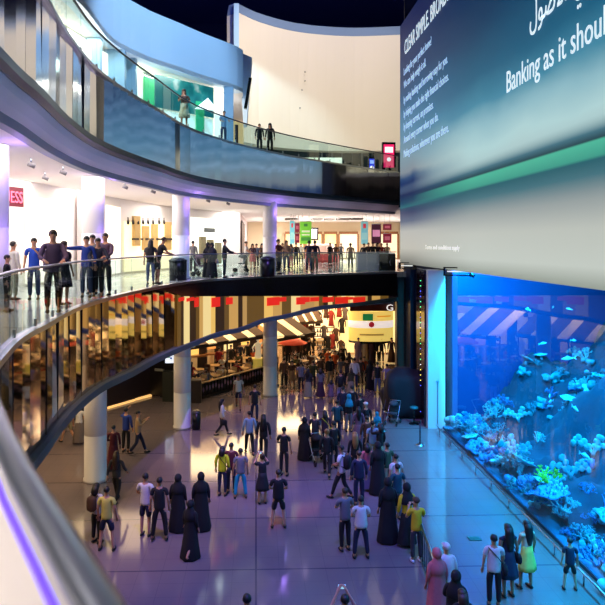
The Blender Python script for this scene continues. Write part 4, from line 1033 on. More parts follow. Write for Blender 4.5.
# ================================================================ people
def skin_mesh(name, chain_pts, edges, radii, root, sub=1, extra=None):
    """one continuous skinned surface grown from a skeleton"""
    me = bpy.data.meshes.new(name+'_sk'); me.from_pydata([tuple(p) for p in chain_pts], edges, []); me.update()
    o = bpy.data.objects.new(name+'_sk', me); col.objects.link(o)
    md = o.modifiers.new('s', 'SKIN'); md.use_smooth_shade = True; md.branch_smoothing = .3
    sk = me.skin_vertices[0].data
    for i, r in enumerate(radii):
        sk[i].radius = r if isinstance(r, tuple) else (r, r); sk[i].use_root = (i == root)
    if sub: o.modifiers.new('u', 'SUBSURF').levels = sub
    bpy.context.view_layer.update()
    dg = bpy.context.evaluated_depsgraph_get()
    m2 = bpy.data.meshes.new_from_object(o.evaluated_get(dg), depsgraph=dg); m2.name = name
    bpy.data.objects.remove(o); bpy.data.meshes.remove(me)
    if extra:
        bm = bmesh.new(); bm.from_mesh(m2)
        t = extra.mesh('x'); n0 = len(bm.faces); bm.from_mesh(t); bpy.data.meshes.remove(t)
        bm.to_mesh(m2); bm.free()
    return m2
ARMS = {  # (elbow, wrist) for the +x side; mirrored for -x
 'down':   ((.235,.03,1.17),(.25,-.05,.93)),
 'phone':  ((.25,-.10,1.18),(.10,-.32,1.38)),
 'photo':  ((.25,-.22,1.36),(.10,-.34,1.60)),
 'up':     ((.24,-.18,1.55),(.12,-.26,1.84)),
 'belly':  ((.26,-.02,1.17),(.08,-.22,1.10)),
 'cross':  ((.25,-.10,1.19),(-.04,-.24,1.22)),
 'hip':    ((.36,.05,1.18),(.17,-.03,1.03)),
 'point':  ((.40,-.18,1.40),(.62,-.36,1.42)),
 'rail':   ((.26,-.20,1.18),(.18,-.44,1.12)),
 'swing_f':((.24,-.08,1.17),(.25,-.26,1.00)),
 'swing_b':((.24,.12,1.18),(.26,.16,.94)),
 'push':   ((.24,-.12,1.18),(.16,-.42,1.05)),
 'table':  ((.26,-.14,1.20),(.14,-.40,1.18)),
}
LEGS = {  # per side: hip dx, knee, ankle
 'stand':  (((.095,0,.92),(.105,-.01,.50),(.11,.02,.09)), ((-.095,0,.92),(-.105,-.01,.50),(-.11,.02,.09))),
 'apart':  (((.095,0,.92),(.15,-.02,.50),(.19,.02,.09)), ((-.095,0,.92),(-.15,-.02,.50),(-.19,.02,.09))),
 'relax':  (((.095,0,.92),(.13,-.08,.50),(.17,-.04,.09)), ((-.095,0,.92),(-.10,.0,.50),(-.10,.03,.09))),
 'walk':   (((.095,0,.92),(.10,-.17,.53),(.10,-.30,.10)), ((-.095,0,.92),(-.10,.05,.50),(-.10,.34,.15))),
 'sit':    (((.10,-.02,.92),(.13,-.42,.93),(.13,-.44,.51)), ((-.10,-.02,.92),(-.13,-.42,.93),(-.13,-.44,.51))),
}
def V(*a): return Vector(a)
_pc = {}
def body_mesh(la, ra, legs, lean, seat=0, torso=True):
    key = ('body', la, ra, legs, lean)
    if key in _pc: return _pc[key]
    pts = []; ed = []; rad = []
    def add(p, r, par=None):
        pts.append(V(*p)); rad.append(r)
        if par is not None: ed.append((par, len(pts)-1))
        return len(pts)-1
    def Ln(p):  # lean of the upper body
        p = V(*p)
        if p.z > .95: p.y -= (p.z-.95)*lean; 
        return p
    pv = add((0,0,.95), (.125,.085)); sp_ = add(Ln((0,0,1.10)), (.11,.08), pv); ch = add(Ln((0,0,1.30)), (.145,.10), sp_)
    un_ = add(Ln((0,0,1.42)), (.10,.075), ch); nk = add(Ln((0,-.005,1.50)), (.052,.052), un_); h0 = add(Ln((0,-.02,1.575)), (.066,.075), nk)
    h1 = add(Ln((0,-.01,1.65)), (.078,.092), h0); h2 = add(Ln((0,0,1.715)), (.055,.065), h1)
    for s, pose in ((1, la), (-1, ra)):
        el, wr = ARMS[pose]; el = Ln((el[0]*s, el[1], el[2])); wr = Ln((wr[0]*s, wr[1], wr[2]))
        sh = add(Ln((.18*s,0,1.41)), .055, un_); e = add(el, .040, sh); w = add(wr, .027, e)
        d = (wr-el).normalized(); pl = add(wr+d*.065, (.036,.020), w)
        side = d.cross(V(0,0,1)); side = side.normalized() if side.length > .2 else V(0,1,0)
        cu_ = d.cross(side).normalized()*(1 if d.cross(side).z < 0 else -1)
        for k, (off, ln) in enumerate(((-.028,.062),(-.010,.072),(.009,.068),(.027,.052))):
            a_ = add(wr+d*.105+side*off, .0095, pl); b_ = add(wr+d*(.105+ln*.6)+side*off+cu_*.012, .0085, a_); add(wr+d*(.10+ln)+side*off+cu_*.03, .007, b_)
        t1 = add(wr+d*.045-side*.045*s+cu_*.015, .011, w); add(wr+d*.085-side*.058*s+cu_*.03, .009, t1)
    for (hp, kn, an_) in LEGS[legs]:
        hh = add(hp, .085, pv); k_ = add(kn, .056, hh); c_ = add(V(*kn).lerp(V(*an_), .35), .052, k_); a_ = add(an_, .036, c_)
        add(V(*an_)+V(0,-.13,-.05), (.038,.028), a_)
    ex = MB(); hc = Ln((0,-.015,1.64))
    ex.ball(hc+V(0,-.095,-.015), (.014,.022,.022), 6, 5)              # nose
    ex.ball(hc+V(0,-.084,-.052), (.026,.012,.010), 6, 4)             # mouth
    for s in (1,-1):
        ex.ball(hc+V(.079*s,.01,-.005), (.012,.022,.032), 6, 4)          # ears
    ex.cur = 1
    for s in (1,-1): ex.ball(hc+V(.031*s,-.083,.018), (.013,.009,.008), 6, 4)   # eyes
    m_ = skin_mesh('body', pts, ed, rad, 0, 1, ex); m_.materials.append(mat('skin_tan', (176,124,96), .6)); m_.materials.append(M_black)
    _pc[key] = m_; return m_
def top_mesh(kind, la, ra, lean, fat=0.0):
    key = ('top', kind, la, ra, lean, fat)
    if key in _pc: return _pc[key]
    pts = []; ed = []; rad = []
    def add(p, r, par=None):
        pts.append(V(*p)); rad.append(r)
        if par is not None: ed.append((par, len(pts)-1))
        return len(pts)-1
    def Ln(p):
        p = V(*p)
        if p.z > .95: p.y -= (p.z-.95)*lean
        return p
    f = fat
    a0_ = add(Ln((0,0,.85)), (.176+f,.130+f)); a = add(Ln((0,0,.92)), (.172+f,.127+f), a0_); b = add(Ln((0,0,1.10)), (.160+f,.122+f), a); c = add(Ln((0,0,1.30)), (.178+f*.7,.128+f*.5), b); d = add(Ln((0,0,1.43)), (.115,.085), c); add(Ln((0,-.0,1.475)), (.07,.066), d)
    for s, pose in ((1, la), (-1, ra)):
        el, wr = ARMS[pose]; el = Ln((el[0]*s, el[1], el[2])); wr = Ln((wr[0]*s, wr[1], wr[2]))
        sh = add(Ln((.182*s,0,1.41)), .070, d)
        if kind == 'tee': add(Ln((.182*s,0,1.41)).lerp(el, .72), .062, sh)
        elif kind in ('long','jacket'):
            e = add(el, .056 if kind == 'long' else .064, sh); add(el.lerp(wr, .92), .038 if kind == 'long' else .046, e)
        else: add(Ln((.182*s,0,1.41)).lerp(el, .15), .062, sh)
    m_ = skin_mesh('top', pts, ed, rad, 0, 1); m_.materials.append(M_black); _pc[key] = m_; return m_
def legs_mesh(kind, legs):
    key = ('legs', kind, legs)
    if key in _pc: return _pc[key]
    pts = [V(0,0,1.02), V(0,0,.90)]; ed = [(0,1)]; rad = [(.145,.108), (.160,.118)]
    for (hp, kn, an_) in LEGS[legs]:
        hp, kn, an_ = V(*hp), V(*kn), V(*an_)
        pts.append(hp-V(0,0,.04)); rad.append(.100); ed.append((1, len(pts)-1))
        if kind == 'shorts': pts.append(hp.lerp(kn, .95)); rad.append(.088); ed.append((len(pts)-2, len(pts)-1))
        else:
            pts.append(kn); rad.append(.074); ed.append((len(pts)-2, len(pts)-1)); pts.append(kn.lerp(an_, .92)); rad.append(.060 if kind == 'trousers' else .048); ed.append((len(pts)-2, len(pts)-1))
    m_ = skin_mesh('legs', pts, ed, rad, 1, 1); m_.materials.append(M_black); _pc[key] = m_; return m_
def robe_mesh(kind, legs):
    """skirts, dresses and full robes as folded cloth"""
    key = ('robe', kind, legs)
    if key in _pc: return _pc[key]
    mb = MB(); st = .10 if legs == 'walk' else .0
    P_ = {'skirt': [(.13,1.0),(.165,.90),(.20,.75),(.23,.58),(.235,.50)], 'maxi': [(.13,1.0),(.17,.90),(.20,.70),(.24,.40),(.28,.12),(.28,.10)],
          'dress': [(.145,1.12),(.165,.95),(.20,.80),(.24,.62),(.25,.50)], 'robe': [(.06,1.50),(.12,1.45),(.185,1.38),(.20,1.2),(.205,1.0),(.23,.75),(.26,.45),(.31,.06),(.30,.03)]}[kind]
    ph = 1.3
    mb.lathe(P_, 26, sy=.78 if kind != 'robe' else .74, wob=lambda k, a: 1 + (.015+.05*k/len(P_))*math.sin(7*a+ph+k*.2) + .02*math.sin(13*a))
    if st: mb.v = [(x, y*(1+max(0,.9-z)*.5), z) for x, y, z in mb.v]
    m_ = mb.mesh(kind); m_.materials.append(M_black); _pc[key] = m_; return m_
def head_shell(kind, lean):
    key = ('hair', kind, lean)
    if key in _pc: return _pc[key]
    mb = MB(); cy = -(1.65-.95)*lean; c = V(0, -.003+cy, 1.655)
    if kind in ('short','bald'):
        def fn(q):
            if q.y < -.25 and q.z < .42: return .80
            if q.z < -.45: return .84
            return 1.0
        mb.ball(c, (.088,.102,.101), 16, 12, fn)
    elif kind in ('long','bob','bun'):
        def fn(q):
            if q.y < -.30 and q.z < .40: return .80
            return 1.0
        mb.ball(c, (.100,.112,.110), 16, 12, fn)
        if kind == 'bun': mb.ball(c+V(0,.10,.07), .055, 10, 7)
        else:
            dz = .42 if kind == 'long' else .16
            mb.tube([c+V(0,.03,.02), c+V(0,.065,-.08), c+V(0,.085,-.08-dz*.5), c+V(0,.09,-.08-dz)], [.085,.095,.10,.05], 12, sx=1.15)
    elif kind == 'cap':
        mb.ball(c+V(0,0,.02), (.098,.112,.098), 16, 10, lambda q: .82 if q.z < -.1 else 1.0)
        mb.lathe([(.02,0),(.085,0),(.085,.012),(.02,.014)], 14, c+V(0,-.10,.03), sx=.9)
    elif kind == 'scarf':
        def fn(q):
            if q.y < -.55 and abs(q.x) < .62 and -.6 < q.z < .55: return .80
            return 1.0
        mb.ball(c+V(0,0,-.01), (.112,.126,.138), 18, 14, fn)
        mb.lathe([(.095,1.58),(.105,1.52),(.17,1.43),(.205,1.34),(.215,1.22),(.20,1.20)], 18, (0,cy+.01,0), sy=.76, wob=lambda k, a: 1+.02*math.sin(6*a+k))
    elif kind == 'ghutra':
        def fn(q):
            if q.y < -.5 and abs(q.x) < .62 and -.7 < q.z < .5: return .80
            return 1.0
        mb.ball(c, (.108,.122,.118), 16, 12, fn)
        mb.tube([c+V(0,.03,0), c+V(0,.07,-.15), c+V(0,.10,-.38)], [.10,.125,.13], 12, sx=1.3)
    m_ = mb.mesh('hair'); m_.materials.append(M_black); _pc[key] = m_; return m_
def shoe_mesh(legs):
    key = ('shoe', legs)
    if key in _pc: return _pc[key]
    out = []
    for hp, kn, an_ in LEGS[legs]:
        mb = MB(); a = V(*an_); f = a + V(0,-.06,-.045)
        mb.ball(f, (.048,.14,.045), 12, 8, lambda q: 1.0 if q.z > -.6 else .92); mb.v = [(x,y,max(z, a.z-.088)) for x,y,z in mb.v]
        m_ = mb.mesh('shoe'); m_.materials.append(M_black); out.append(m_)
    _pc[key] = out; return out
def bag_mesh(kind):
    key = ('bag', kind)
    if key in _pc: return _pc[key]
    mb = MB()
    if kind == 'backpack':
        mb.ball((0,.20,1.22), (.15,.10,.22), 14, 10, lambda q: (1/max(abs(q.x),abs(q.y),abs(q.z),.66))**.7)
        for s in (1,-1): mb.tube([(.10*s,.14,1.38),(.11*s,-.02,1.475),(.12*s,-.13,1.36),(.13*s,-.08,1.12),(.11*s,.12,1.08)], .016, 6)
    elif kind == 'shoulder':
        mb.ball((-.25,.02,.92), (.06,.13,.11), 12, 8, lambda q: (1/max(abs(q.x),abs(q.y),abs(q.z),.62))**.7)
        mb.tube([(-.24,.06,1.0),(-.08,.15,1.25),(.14,.08,1.46),(.12,-.08,1.42),(-.08,-.145,1.2),(-.24,-.04,1.0)], .012, 6)
    elif kind == 'hand':
        mb.ball((-.27,-.06,.70), (.06,.15,.13), 12, 8, lambda q: (1/max(abs(q.x),abs(q.y),abs(q.z),.62))**.7)
        mb.tube([(-.27,-.14,.80),(-.27,-.06,.90),(-.27,.03,.80)], .010, 6)
    elif kind == 'phone_photo': mb.box((0,-.43,1.66), (.15,.012,.08))
    elif kind == 'phone_up': mb.box((0,-.33,1.93), (.15,.012,.08))
    m_ = mb.mesh(kind); m_.materials.append(M_black); _pc[key] = m_; return m_
CL = {'black':(14,13,16),'navy':(22,28,56),'white':(216,212,206),'grey':(112,112,118),'dkgrey':(52,52,58),'blue':(26,58,150),'royal':(24,74,190),'yellow':(226,190,24),'lime':(206,214,20),
 'paleyellow':(214,204,96),'maroon':(92,22,34),'red':(170,36,40),'brown':(84,56,40),'tan':(170,140,104),'cyan':(20,150,176),'teal':(14,74,84),'pink':(206,110,112),'lilac':(150,136,190),
 'olive':(66,66,36),'jeans':(44,58,92),'ltjeans':(96,110,140),'khaki':(150,140,110),'cream':(214,204,168),'orange':(216,90,30),'plum':(62,36,56),'plaid':(84,62,92),'mauve':(120,90,110),'ltblue':(140,170,200),'hairblk':(18,14,14),'hairbrn':(56,36,24),'blonde':(150,110,62),'green':(50,90,60),'pattern':(110,96,90)}
SK = {'a':(190,138,108),'b':(150,100,74),'c':(112,72,52)}
def cm(n): return mat('cloth_'+n, CL[n], .8, var=.25, scale=14) if not n.startswith('hair') and n != 'blonde' else mat('hair_'+n, CL[n], .5)
def oobj(name, me, m, parent):
    o = bpy.data.objects.new(name, me); col.objects.link(o); o.parent = parent
    if m is not None: o.material_slots[0].link = 'OBJECT'; o.material_slots[0].material = m
    return o
def person(loc, rz, label, top='tee', tc='black', bot='trousers', bc='black', hair='short', hc='hairblk', la='down', ra='down', legs='stand', h=1.75, lean=0.0, skin='a', sc_='black', bag=None, bagc='black', group=None, fat=0.0, scarfc=None):
    """bot: trousers slim shorts skirt maxi dress robe"""
    t = thing('person', label, 'person', loc, rz, group); k = h/1.75; t.scale = (k,k,k)
    b = body_mesh(la, ra, legs, lean); oobj('body', b, mat('skin_'+skin, SK[skin], .6), t)
    if bot in ('trousers','slim','shorts'): oobj({'slim':'trousers'}.get(bot, bot), legs_mesh(bot, legs), cm(bc), t)
    elif bot == 'robe': oobj('robe', robe_mesh('robe', legs), cm(bc), t)
    else: oobj(bot if bot != 'maxi' else 'skirt', robe_mesh(bot, legs), cm(bc), t)
    oobj({'tee':'shirt','long':'shirt','jacket':'jacket','vest':'vest'}[top], top_mesh(top, la, ra, lean, fat), cm(tc), t)
    if hair != 'none': oobj({'cap':'cap','scarf':'headscarf','ghutra':'headcloth'}.get(hair, 'hair'), head_shell(hair, lean), cm(hc), t)
    if not (bot in ('robe','maxi')):
        for m_ in shoe_mesh(legs): oobj('shoe', m_, cm(sc_), t)
    if bag: oobj({'backpack':'backpack','shoulder':'shoulder_bag','hand':'handbag'}.get(bag, 'phone'), bag_mesh(bag), mat('phone_glow',(150,200,220),emit=1.2) if bag.startswith('phone') else cm(bagc), t)
    return t
PL = []
def G(px, py, face, label, z=0.0, **kw):
    """feet at picture column px and row py (of ground or floor z); face: degrees, 0 = towards the camera, 180 = away, 90 = to the right"""
    p = P(px, py, z); PL.append((p.x, p.y)); return person((p.x, p.y, z+.0), math.radians(face), label, **kw)
def abaya(px, py, face, label, z=0.0, c='black', hc=None, h=1.65, **kw):
    return G(px, py, face, label, z, top='long', tc=c, bot='robe', bc=c, hair='scarf', hc=hc or c, h=h, **kw)

# ---- ground floor, left side
G(106.7, 550.5, 175, 'man in yellow t-shirt and dark shorts with his back turned near the nearest column', top='tee', tc='paleyellow', bot='shorts', bc='navy', h=1.76, legs='apart')
G(96.5, 543, 150, 'woman with a brown backpack standing beside the man in yellow t-shirt', top='tee', tc='white', bot='slim', bc='black', hair='bob', hc='hairblk', bag='backpack', bagc='brown', h=1.68)
G(116.5, 503, 170, 'long haired woman in dark clothes walking past the nearest column', top='long', tc='dkgrey', bot='slim', bc='black', hair='long', hc='hairbrn', legs='walk', h=1.68, ra='swing_f', la='swing_b')
G(113.5, 470, 190, 'woman in a long maroon dress directly right of the nearest column', top='long', tc='maroon', bot='maxi', bc='maroon', hair='short', hc='hairblk', la='belly', h=1.68)
G(126, 452, 165, 'man in blue shirt and black trousers seen from behind', top='long', tc='blue', la='photo', ra='down', h=1.8)
G(138, 454.5, 100, 'man in a yellowish shirt striding to the right while looking at his phone', top='long', tc='tan', bc='navy', legs='walk', la='phone', ra='phone', h=1.76)
G(68.5, 443, 240, 'person in tan shirt and shorts walking left, partly under the rim of the ring', top='tee', tc='tan', bot='shorts', bc='khaki', legs='walk', h=1.72)
G(79, 444, 185, 'woman in white top and patterned long skirt left of the nearest column', top='tee', tc='white', bot='maxi', bc='pattern', hair='bun', hc='hairblk', h=1.66)
G(145.5, 536, 165, 'man in white t-shirt and dark shorts beside a man in black t-shirt', top='tee', tc='white', bot='shorts', bc='navy', h=1.82, la='belly')
G(159.5, 540.5, 180, 'man in black t-shirt and long trousers, back turned, right of the white t-shirt man', top='tee', tc='black', bc='black', h=1.8, legs='apart')
abaya(178, 531, 170, 'woman in black abaya, left one of three veiled women')
abaya(201, 530, 185, 'woman in black abaya, right one of three veiled women', h=1.68)
abaya(190.5, 557.5, 150, 'veiled woman in black walking in front of two others', h=1.52, legs='walk')
G(222, 436, 100, 'long haired woman in white top and black trousers walking by the litter bin', top='long', tc='white', bot='slim', bc='black', hair='long', hc='hairblk', legs='walk', bag='hand', la='belly', h=1.64)
G(238.5, 409, 0, 'man in white t-shirt and dark shorts walking along the terrace fence', top='tee', tc='white', bot='shorts', bc='navy', legs='walk', h=1.76, skin='b')
G(254.8, 422.5, 180, 'man in black t-shirt walking towards the third column', top='tee', tc='black', bc='navy', h=1.78, legs='relax')
G(249.5, 455, 190, 'man in white shirt and black trousers walking left of a dark suited person', top='long', tc='ltblue', bc='black', h=1.76, legs='walk')
G(263.5, 460, 175, 'person in a long black jacket walking beside the man in white shirt', top='jacket', tc='black', bc='black', bot='trousers', hair='long', hc='hairblk', h=1.78, legs='walk')
G(222.3, 496, 165, 'woman in bright yellow top and dark trousers in a group of three', top='long', tc='lime', bot='slim', bc='navy', hair='bob', hc='hairblk', h=1.66, bag='shoulder')
G(231.3, 493, 180, 'man in maroon shirt between the yellow top and the cyan trousers', top='long', tc='maroon', bc='navy', h=1.7, la='belly')
G(240.5, 498.5, 185, 'person in grey t-shirt and bright cyan trousers', top='tee', tc='grey', bc='cyan', bot='trousers', h=1.66, legs='apart')
G(262.5, 504, 190, 'woman in short black dress holding up a phone', top='tee', tc='black', bot='dress', bc='black', hair='bun', hc='hairbrn', la='photo', ra='photo', bag='phone_photo', h=1.62)
G(278.5, 528, 180, 'man in black t-shirt and black shorts standing alone in the middle of the floor', top='tee', tc='black', bot='shorts', bc='black', la='belly', ra='belly', hair='short', hc='hairbrn', h=1.74, legs='apart', fat=.02)
G(284, 476, 160, 'man all in black facing the crowd beside the stroller group', top='tee', tc='black', bc='black', h=1.78, la='belly')
abaya(304.5, 460, 160, 'veiled woman in black at the left of the stroller group')
G(315, 456, 150, 'man in dark shirt behind the stroller', top='tee', tc='dkgrey', bc='black', h=1.74)
G(325, 452, 180, 'woman with a yellow bag on her chest behind the stroller', top='long', tc='plum', bot='slim', bc='black', hair='bob', bag='shoulder', bagc='lime', h=1.68)
G(333.5, 469, 200, 'tall broad person in black right of the stroller', top='jacket', tc='black', bc='black', h=1.8, fat=.03)
G(327, 476, 170, 'person in black with light brown hair in front of the stroller group', top='jacket', tc='black', bc='black', hair='bun', hc='blonde', h=1.7, legs='walk')
G(337, 441, 190, 'man in dark teal shirt behind the stroller group', top='tee', tc='teal', bc='navy', h=1.76)
# ---- middle and far crowd
G(331, 403.5, 180, 'small girl in a mauve dress in the gap of the far crowd', top='tee', tc='mauve', bot='dress', bc='mauve', hair='bob', h=1.25)
G(320.5, 398, 175, 'woman in grey top and long dark skirt in the far crowd', top='tee', tc='grey', bot='maxi', bc='plum', hair='bob', h=1.62)
G(308, 398, 170, 'woman with a long pale scarf over dark clothes in the far crowd', top='long', tc='dkgrey', bot='maxi', bc='khaki', hair='long', h=1.62)
G(301, 392, 180, 'man in white shirt at the left of the far crowd', top='tee', tc='lilac', bc='navy', h=1.72)
G(313, 391, 185, 'man in olive shirt in the far crowd behind the woman with the pale scarf', top='long', tc='olive', bc='black', h=1.76)
G(284, 388, 175, 'dark clothed man just right of the third column', top='long', tc='brown', bot='trousers', bc='black', h=1.76)
G(292, 388, 10, 'woman in an amber dress right of the third column', top='tee', tc='brown', bot='dress', bc='tan', hair='long', h=1.62)
G(276.5, 386, 90, 'person in black half hidden behind the third column', top='long', tc='black', bc='black', h=1.72)
G(330, 386, 180, 'man in black top and tan trousers at the terrace edge', top='long', tc='black', bc='tan', h=1.78)
G(341, 385, 185, 'man in light grey t-shirt in the far crowd', top='tee', tc='grey', bc='jeans', h=1.7)
G(347, 387, 180, 'man in dark grey t-shirt beside the light grey t-shirt man', top='tee', tc='dkgrey', bc='black', h=1.72)
G(354.5, 390, 170, 'big man in white shirt in the far crowd', top='long', tc='white', bc='navy', h=1.86, fat=.03)
G(360.5, 386, 180, 'person in dark brown clothes behind the big man in white', top='long', tc='brown', bc='olive', h=1.7)
abaya(370, 389, 190, 'veiled woman in black under the yellow lantern')
G(377.5, 394, 180, 'young man in black top and jeans under the yellow lantern', top='tee', tc='black', bc='ltjeans', h=1.8)
G(387, 394, 175, 'man in lilac t-shirt near the black covered equipment', top='tee', tc='lilac', bot='trousers', bc='plum', h=1.7)
G(351, 397, 185, 'woman in a tan skirt and black top with a yellow scarf', top='tee', tc='olive', bot='maxi', bc='khaki', hair='bob', hc='hairbrn', h=1.6)
G(340.5, 404, 170, 'person in a black jacket with pale trousers in front of the far crowd', top='jacket', tc='black', bc='lilac', h=1.78, bag='backpack')
G(364, 384, 0, 'person in orange top facing the crowd under the lantern', top='tee', tc='orange', bc='black', h=1.66)
G(335, 377, 0, 'waiter in orange shirt at the far terrace', top='tee', tc='orange', bc='black', h=1.68)
G(328, 374, 30, 'second waiter in orange shirt at the far terrace, left of the first', top='tee', tc='orange', bc='black', h=1.66)
G(341, 376, 180, 'man in black with a pale collar at the far terrace', top='jacket', tc='black', bc='black', h=1.8)
G(349, 381, 180, 'dark haired person in brown under the left edge of the lantern', top='tee', tc='brown', bc='black', hair='bob', h=1.75)
G(321, 384, 175, 'man in brown shirt behind the woman in grey top', top='tee', tc='brown', bc='black', h=1.7)
# queue running down the middle
G(349, 432, 180, 'person with a turquoise headscarf over black clothes', top='jacket', tc='black', bot='trousers', bc='grey', hair='scarf', hc='cyan', h=1.68)
G(352, 424, 180, 'tall dark clothed man behind the turquoise headscarf', top='jacket', tc='black', bc='black', h=1.8)
G(343, 424, 170, 'dark clothed man at the left of the turquoise headscarf', top='jacket', tc='navy', bc='black', h=1.76)
G(360, 432, 200, 'man in dark jacket right of the turquoise headscarf', top='jacket', tc='black', bc='black', h=1.74)
G(358.5, 446, 180, 'woman in a grey cloak among the queue', top='long', tc='mauve', bot='maxi', bc='mauve', hair='long', h=1.64)
G(366, 443, 195, 'person with a white cap in the middle of the queue', top='jacket', tc='black', bc='black', hair='cap', hc='white', h=1.72)
G(367, 458, 180, 'person in dark brown jacket in the queue behind the blonde woman', top='jacket', tc='brown', bc='black', h=1.66)
G(372.5, 466, 190, 'man in pale cyan shirt in the queue', top='tee', tc='ltblue', bot='trousers', bc='khaki', h=1.72)
G(377, 440, 200, 'child in a bright turquoise jacket beside the queue', top='jacket', tc='cyan', bc='teal', hair='scarf', hc='cyan', h=1.2)
G(380, 468, 215, 'woman with black hair and pale trousers raising an arm at the queue', top='long', tc='black', bot='trousers', bc='cream', hair='bob', la='photo', h=1.66)
G(355, 479, 180, 'long haired blonde woman in dark top in the queue', top='long', tc='black', bot='slim', bc='black', hair='long', hc='blonde', h=1.68)
G(341.5, 499.5, 240, 'man in white t-shirt with a black backpack walking left beside the queue', top='tee', tc='white', bot='slim', bc='black', bag='backpack', legs='walk', la='belly', ra='belly', h=1.8, skin='b')
G(359, 506, 185, 'man in navy clothes just right of the white t-shirt with the backpack', top='long', tc='navy', bc='navy', hair='short', hc='hairbrn', h=1.78, fat=.015)
G(367, 490, 190, 'woman in pink and grey at the inner side of the queue', top='long', tc='pink', bot='maxi', bc='grey', hair='bob', h=1.6)
abaya(378, 494, 190, 'woman in long black robe in the queue, far one', h=1.74)
G(387.5, 492, 200, 'man in black t-shirt with a white print beside the far black robe', top='tee', tc='green', bc='khaki', h=1.68)
G(396, 507, 200, 'man in white shirt behind the teal shirt', top='tee', tc='white', bc='black', h=1.7)
G(397.5, 521, 195, 'man in teal shirt in the queue', top='tee', tc='teal', bc='grey', bot='trousers', h=1.74)
abaya(388, 542, 190, 'large woman in long black robe in the queue, near one', h=1.80)
G(407, 546, 190, 'person in yellow top with a black jacket near the large black robe', top='jacket', tc='yellow', bot='maxi', bc='black', hair='scarf', hc='black', h=1.74)
G(416.5, 562, 185, 'man in bright yellow t-shirt beside the metal barrier', top='tee', tc='yellow', bot='trousers', bc='dkgrey', hair='cap', hc='brown', la='phone', ra='phone', h=1.70, sc_='white')
G(345, 551, 200, 'man in grey shirt with folded arms beside the white t-shirt man', top='tee', tc='grey', bc='black', hair='short', hc='hairbrn', la='cross', ra='belly', h=1.74, fat=.01)
G(361, 558.5, 180, 'man in white t-shirt and navy trousers facing away near the lower middle', top='tee', tc='white', bc='navy', h=1.68, la='belly', ra='belly', legs='apart', fat=.03)
# lower right
abaya(437, 622, 190, 'woman in a pink robe and headscarf at the lower right', c='pink', h=1.62)
G(446.5, 615, 190, 'man in white robe with a white cap beside the pink robe', top='long', tc='white', bot='robe', bc='white', hair='cap', hc='white', h=1.62)
G(456, 652, 150, 'woman in black with a black headscarf and red sleeve at the bottom edge', top='long', tc='black', bot='robe', bc='black', hair='scarf', hc='black', la='belly', h=1.66)
G(462, 672, 190, 'brown haired person at the bottom edge below the black headscarf', top='tee', tc='black', bc='black', hair='bob', hc='hairbrn', h=1.62)
G(494, 607, 170, 'man in white t-shirt with a black shoulder strap near the aquarium', top='tee', tc='white', bot='trousers', bc='black', bag='shoulder', h=1.68, fat=.015, ra='swing_f')
G(508, 597, 190, 'tall curly haired woman in short dark dress near the aquarium', top='vest', tc='navy', bot='dress', bc='navy', hair='long', hc='hairblk', bag='shoulder', h=1.74, skin='b')
G(527, 588.5, 200, 'curly haired woman in a pale yellow dress near the aquarium', top='vest', tc='cream', bot='dress', bc='paleyellow', hair='long', hc='hairblk', legs='relax', la='belly', h=1.66, skin='b')
G(570, 590, 170, 'boy in dark t-shirt and shorts standing at the aquarium rail', top='tee', tc='navy', bot='shorts', bc='black', h=1.26, legs='apart')
G(345, 686, 180, 'person at the bottom edge holding a phone above the head', top='tee', tc='black', bc='black', la='photo', ra='photo', bag='phone_photo', h=1.74)
G(247, 686, 180, 'dark haired person whose head just shows at the bottom edge', top='tee', tc='dkgrey', bc='black', h=1.75)

# strollers
def stroller(loc, rz, label, c, s=1.0):
    t = thing('stroller', label, 'stroller', loc, rz); t.scale = (s,s,s)
    mb = MB()
    for sx in (-.25,.25):
        mb.tube([(sx,.42,1.02),(sx,.25,.75),(sx,-.05,.38),(sx,-.34,.14)], .014, 6); mb.tube([(sx,-.1,.45),(sx,.30,.12)], .014, 6)
    mb.tube([(-.25,.42,1.02),(.25,.42,1.02)], .018, 6); mb.build('frame', M_steel, t)
    for sx in (-.27,.27):
        for y in (-.36,.32):
            mb = MB(); i = MB().lathe([(.03,-.02),(.12,-.02),(.12,.02),(.03,.02)], 16); mb.v = [(sx+z, y+x, .12+y2) for x,y2,z in i.v]; mb.f = i.f; mb.mi = i.mi; mb.smooth = i.smooth; mb.build('wheel', M_black, t)
    mb = MB(); mb.box((0,.02,.50), (.40,.34,.06)); mb.box((0,.20,.72), (.40,.06,.46)); mb.build('seat', cm(c), t)
    mb = MB(); mb.ball((0,.10,.88), (.23,.26,.20), 14, 8, lambda q: 1.0 if q.z > -.1 else .4); mb.build('canopy', cm(c), t)
    mb = MB(); mb.ball((0,.28,.28), (.19,.12,.10), 10, 6); mb.build('basket', cm('dkgrey'), t)
q = P(318, 463); stroller((q.x, q.y, 0), .3, 'dark stroller with a steel frame among the group in black', 'black')
q = P(393, 424); stroller((q.x, q.y, 0), -.5, 'dark stroller parked left of the black covered equipment', 'dkgrey')

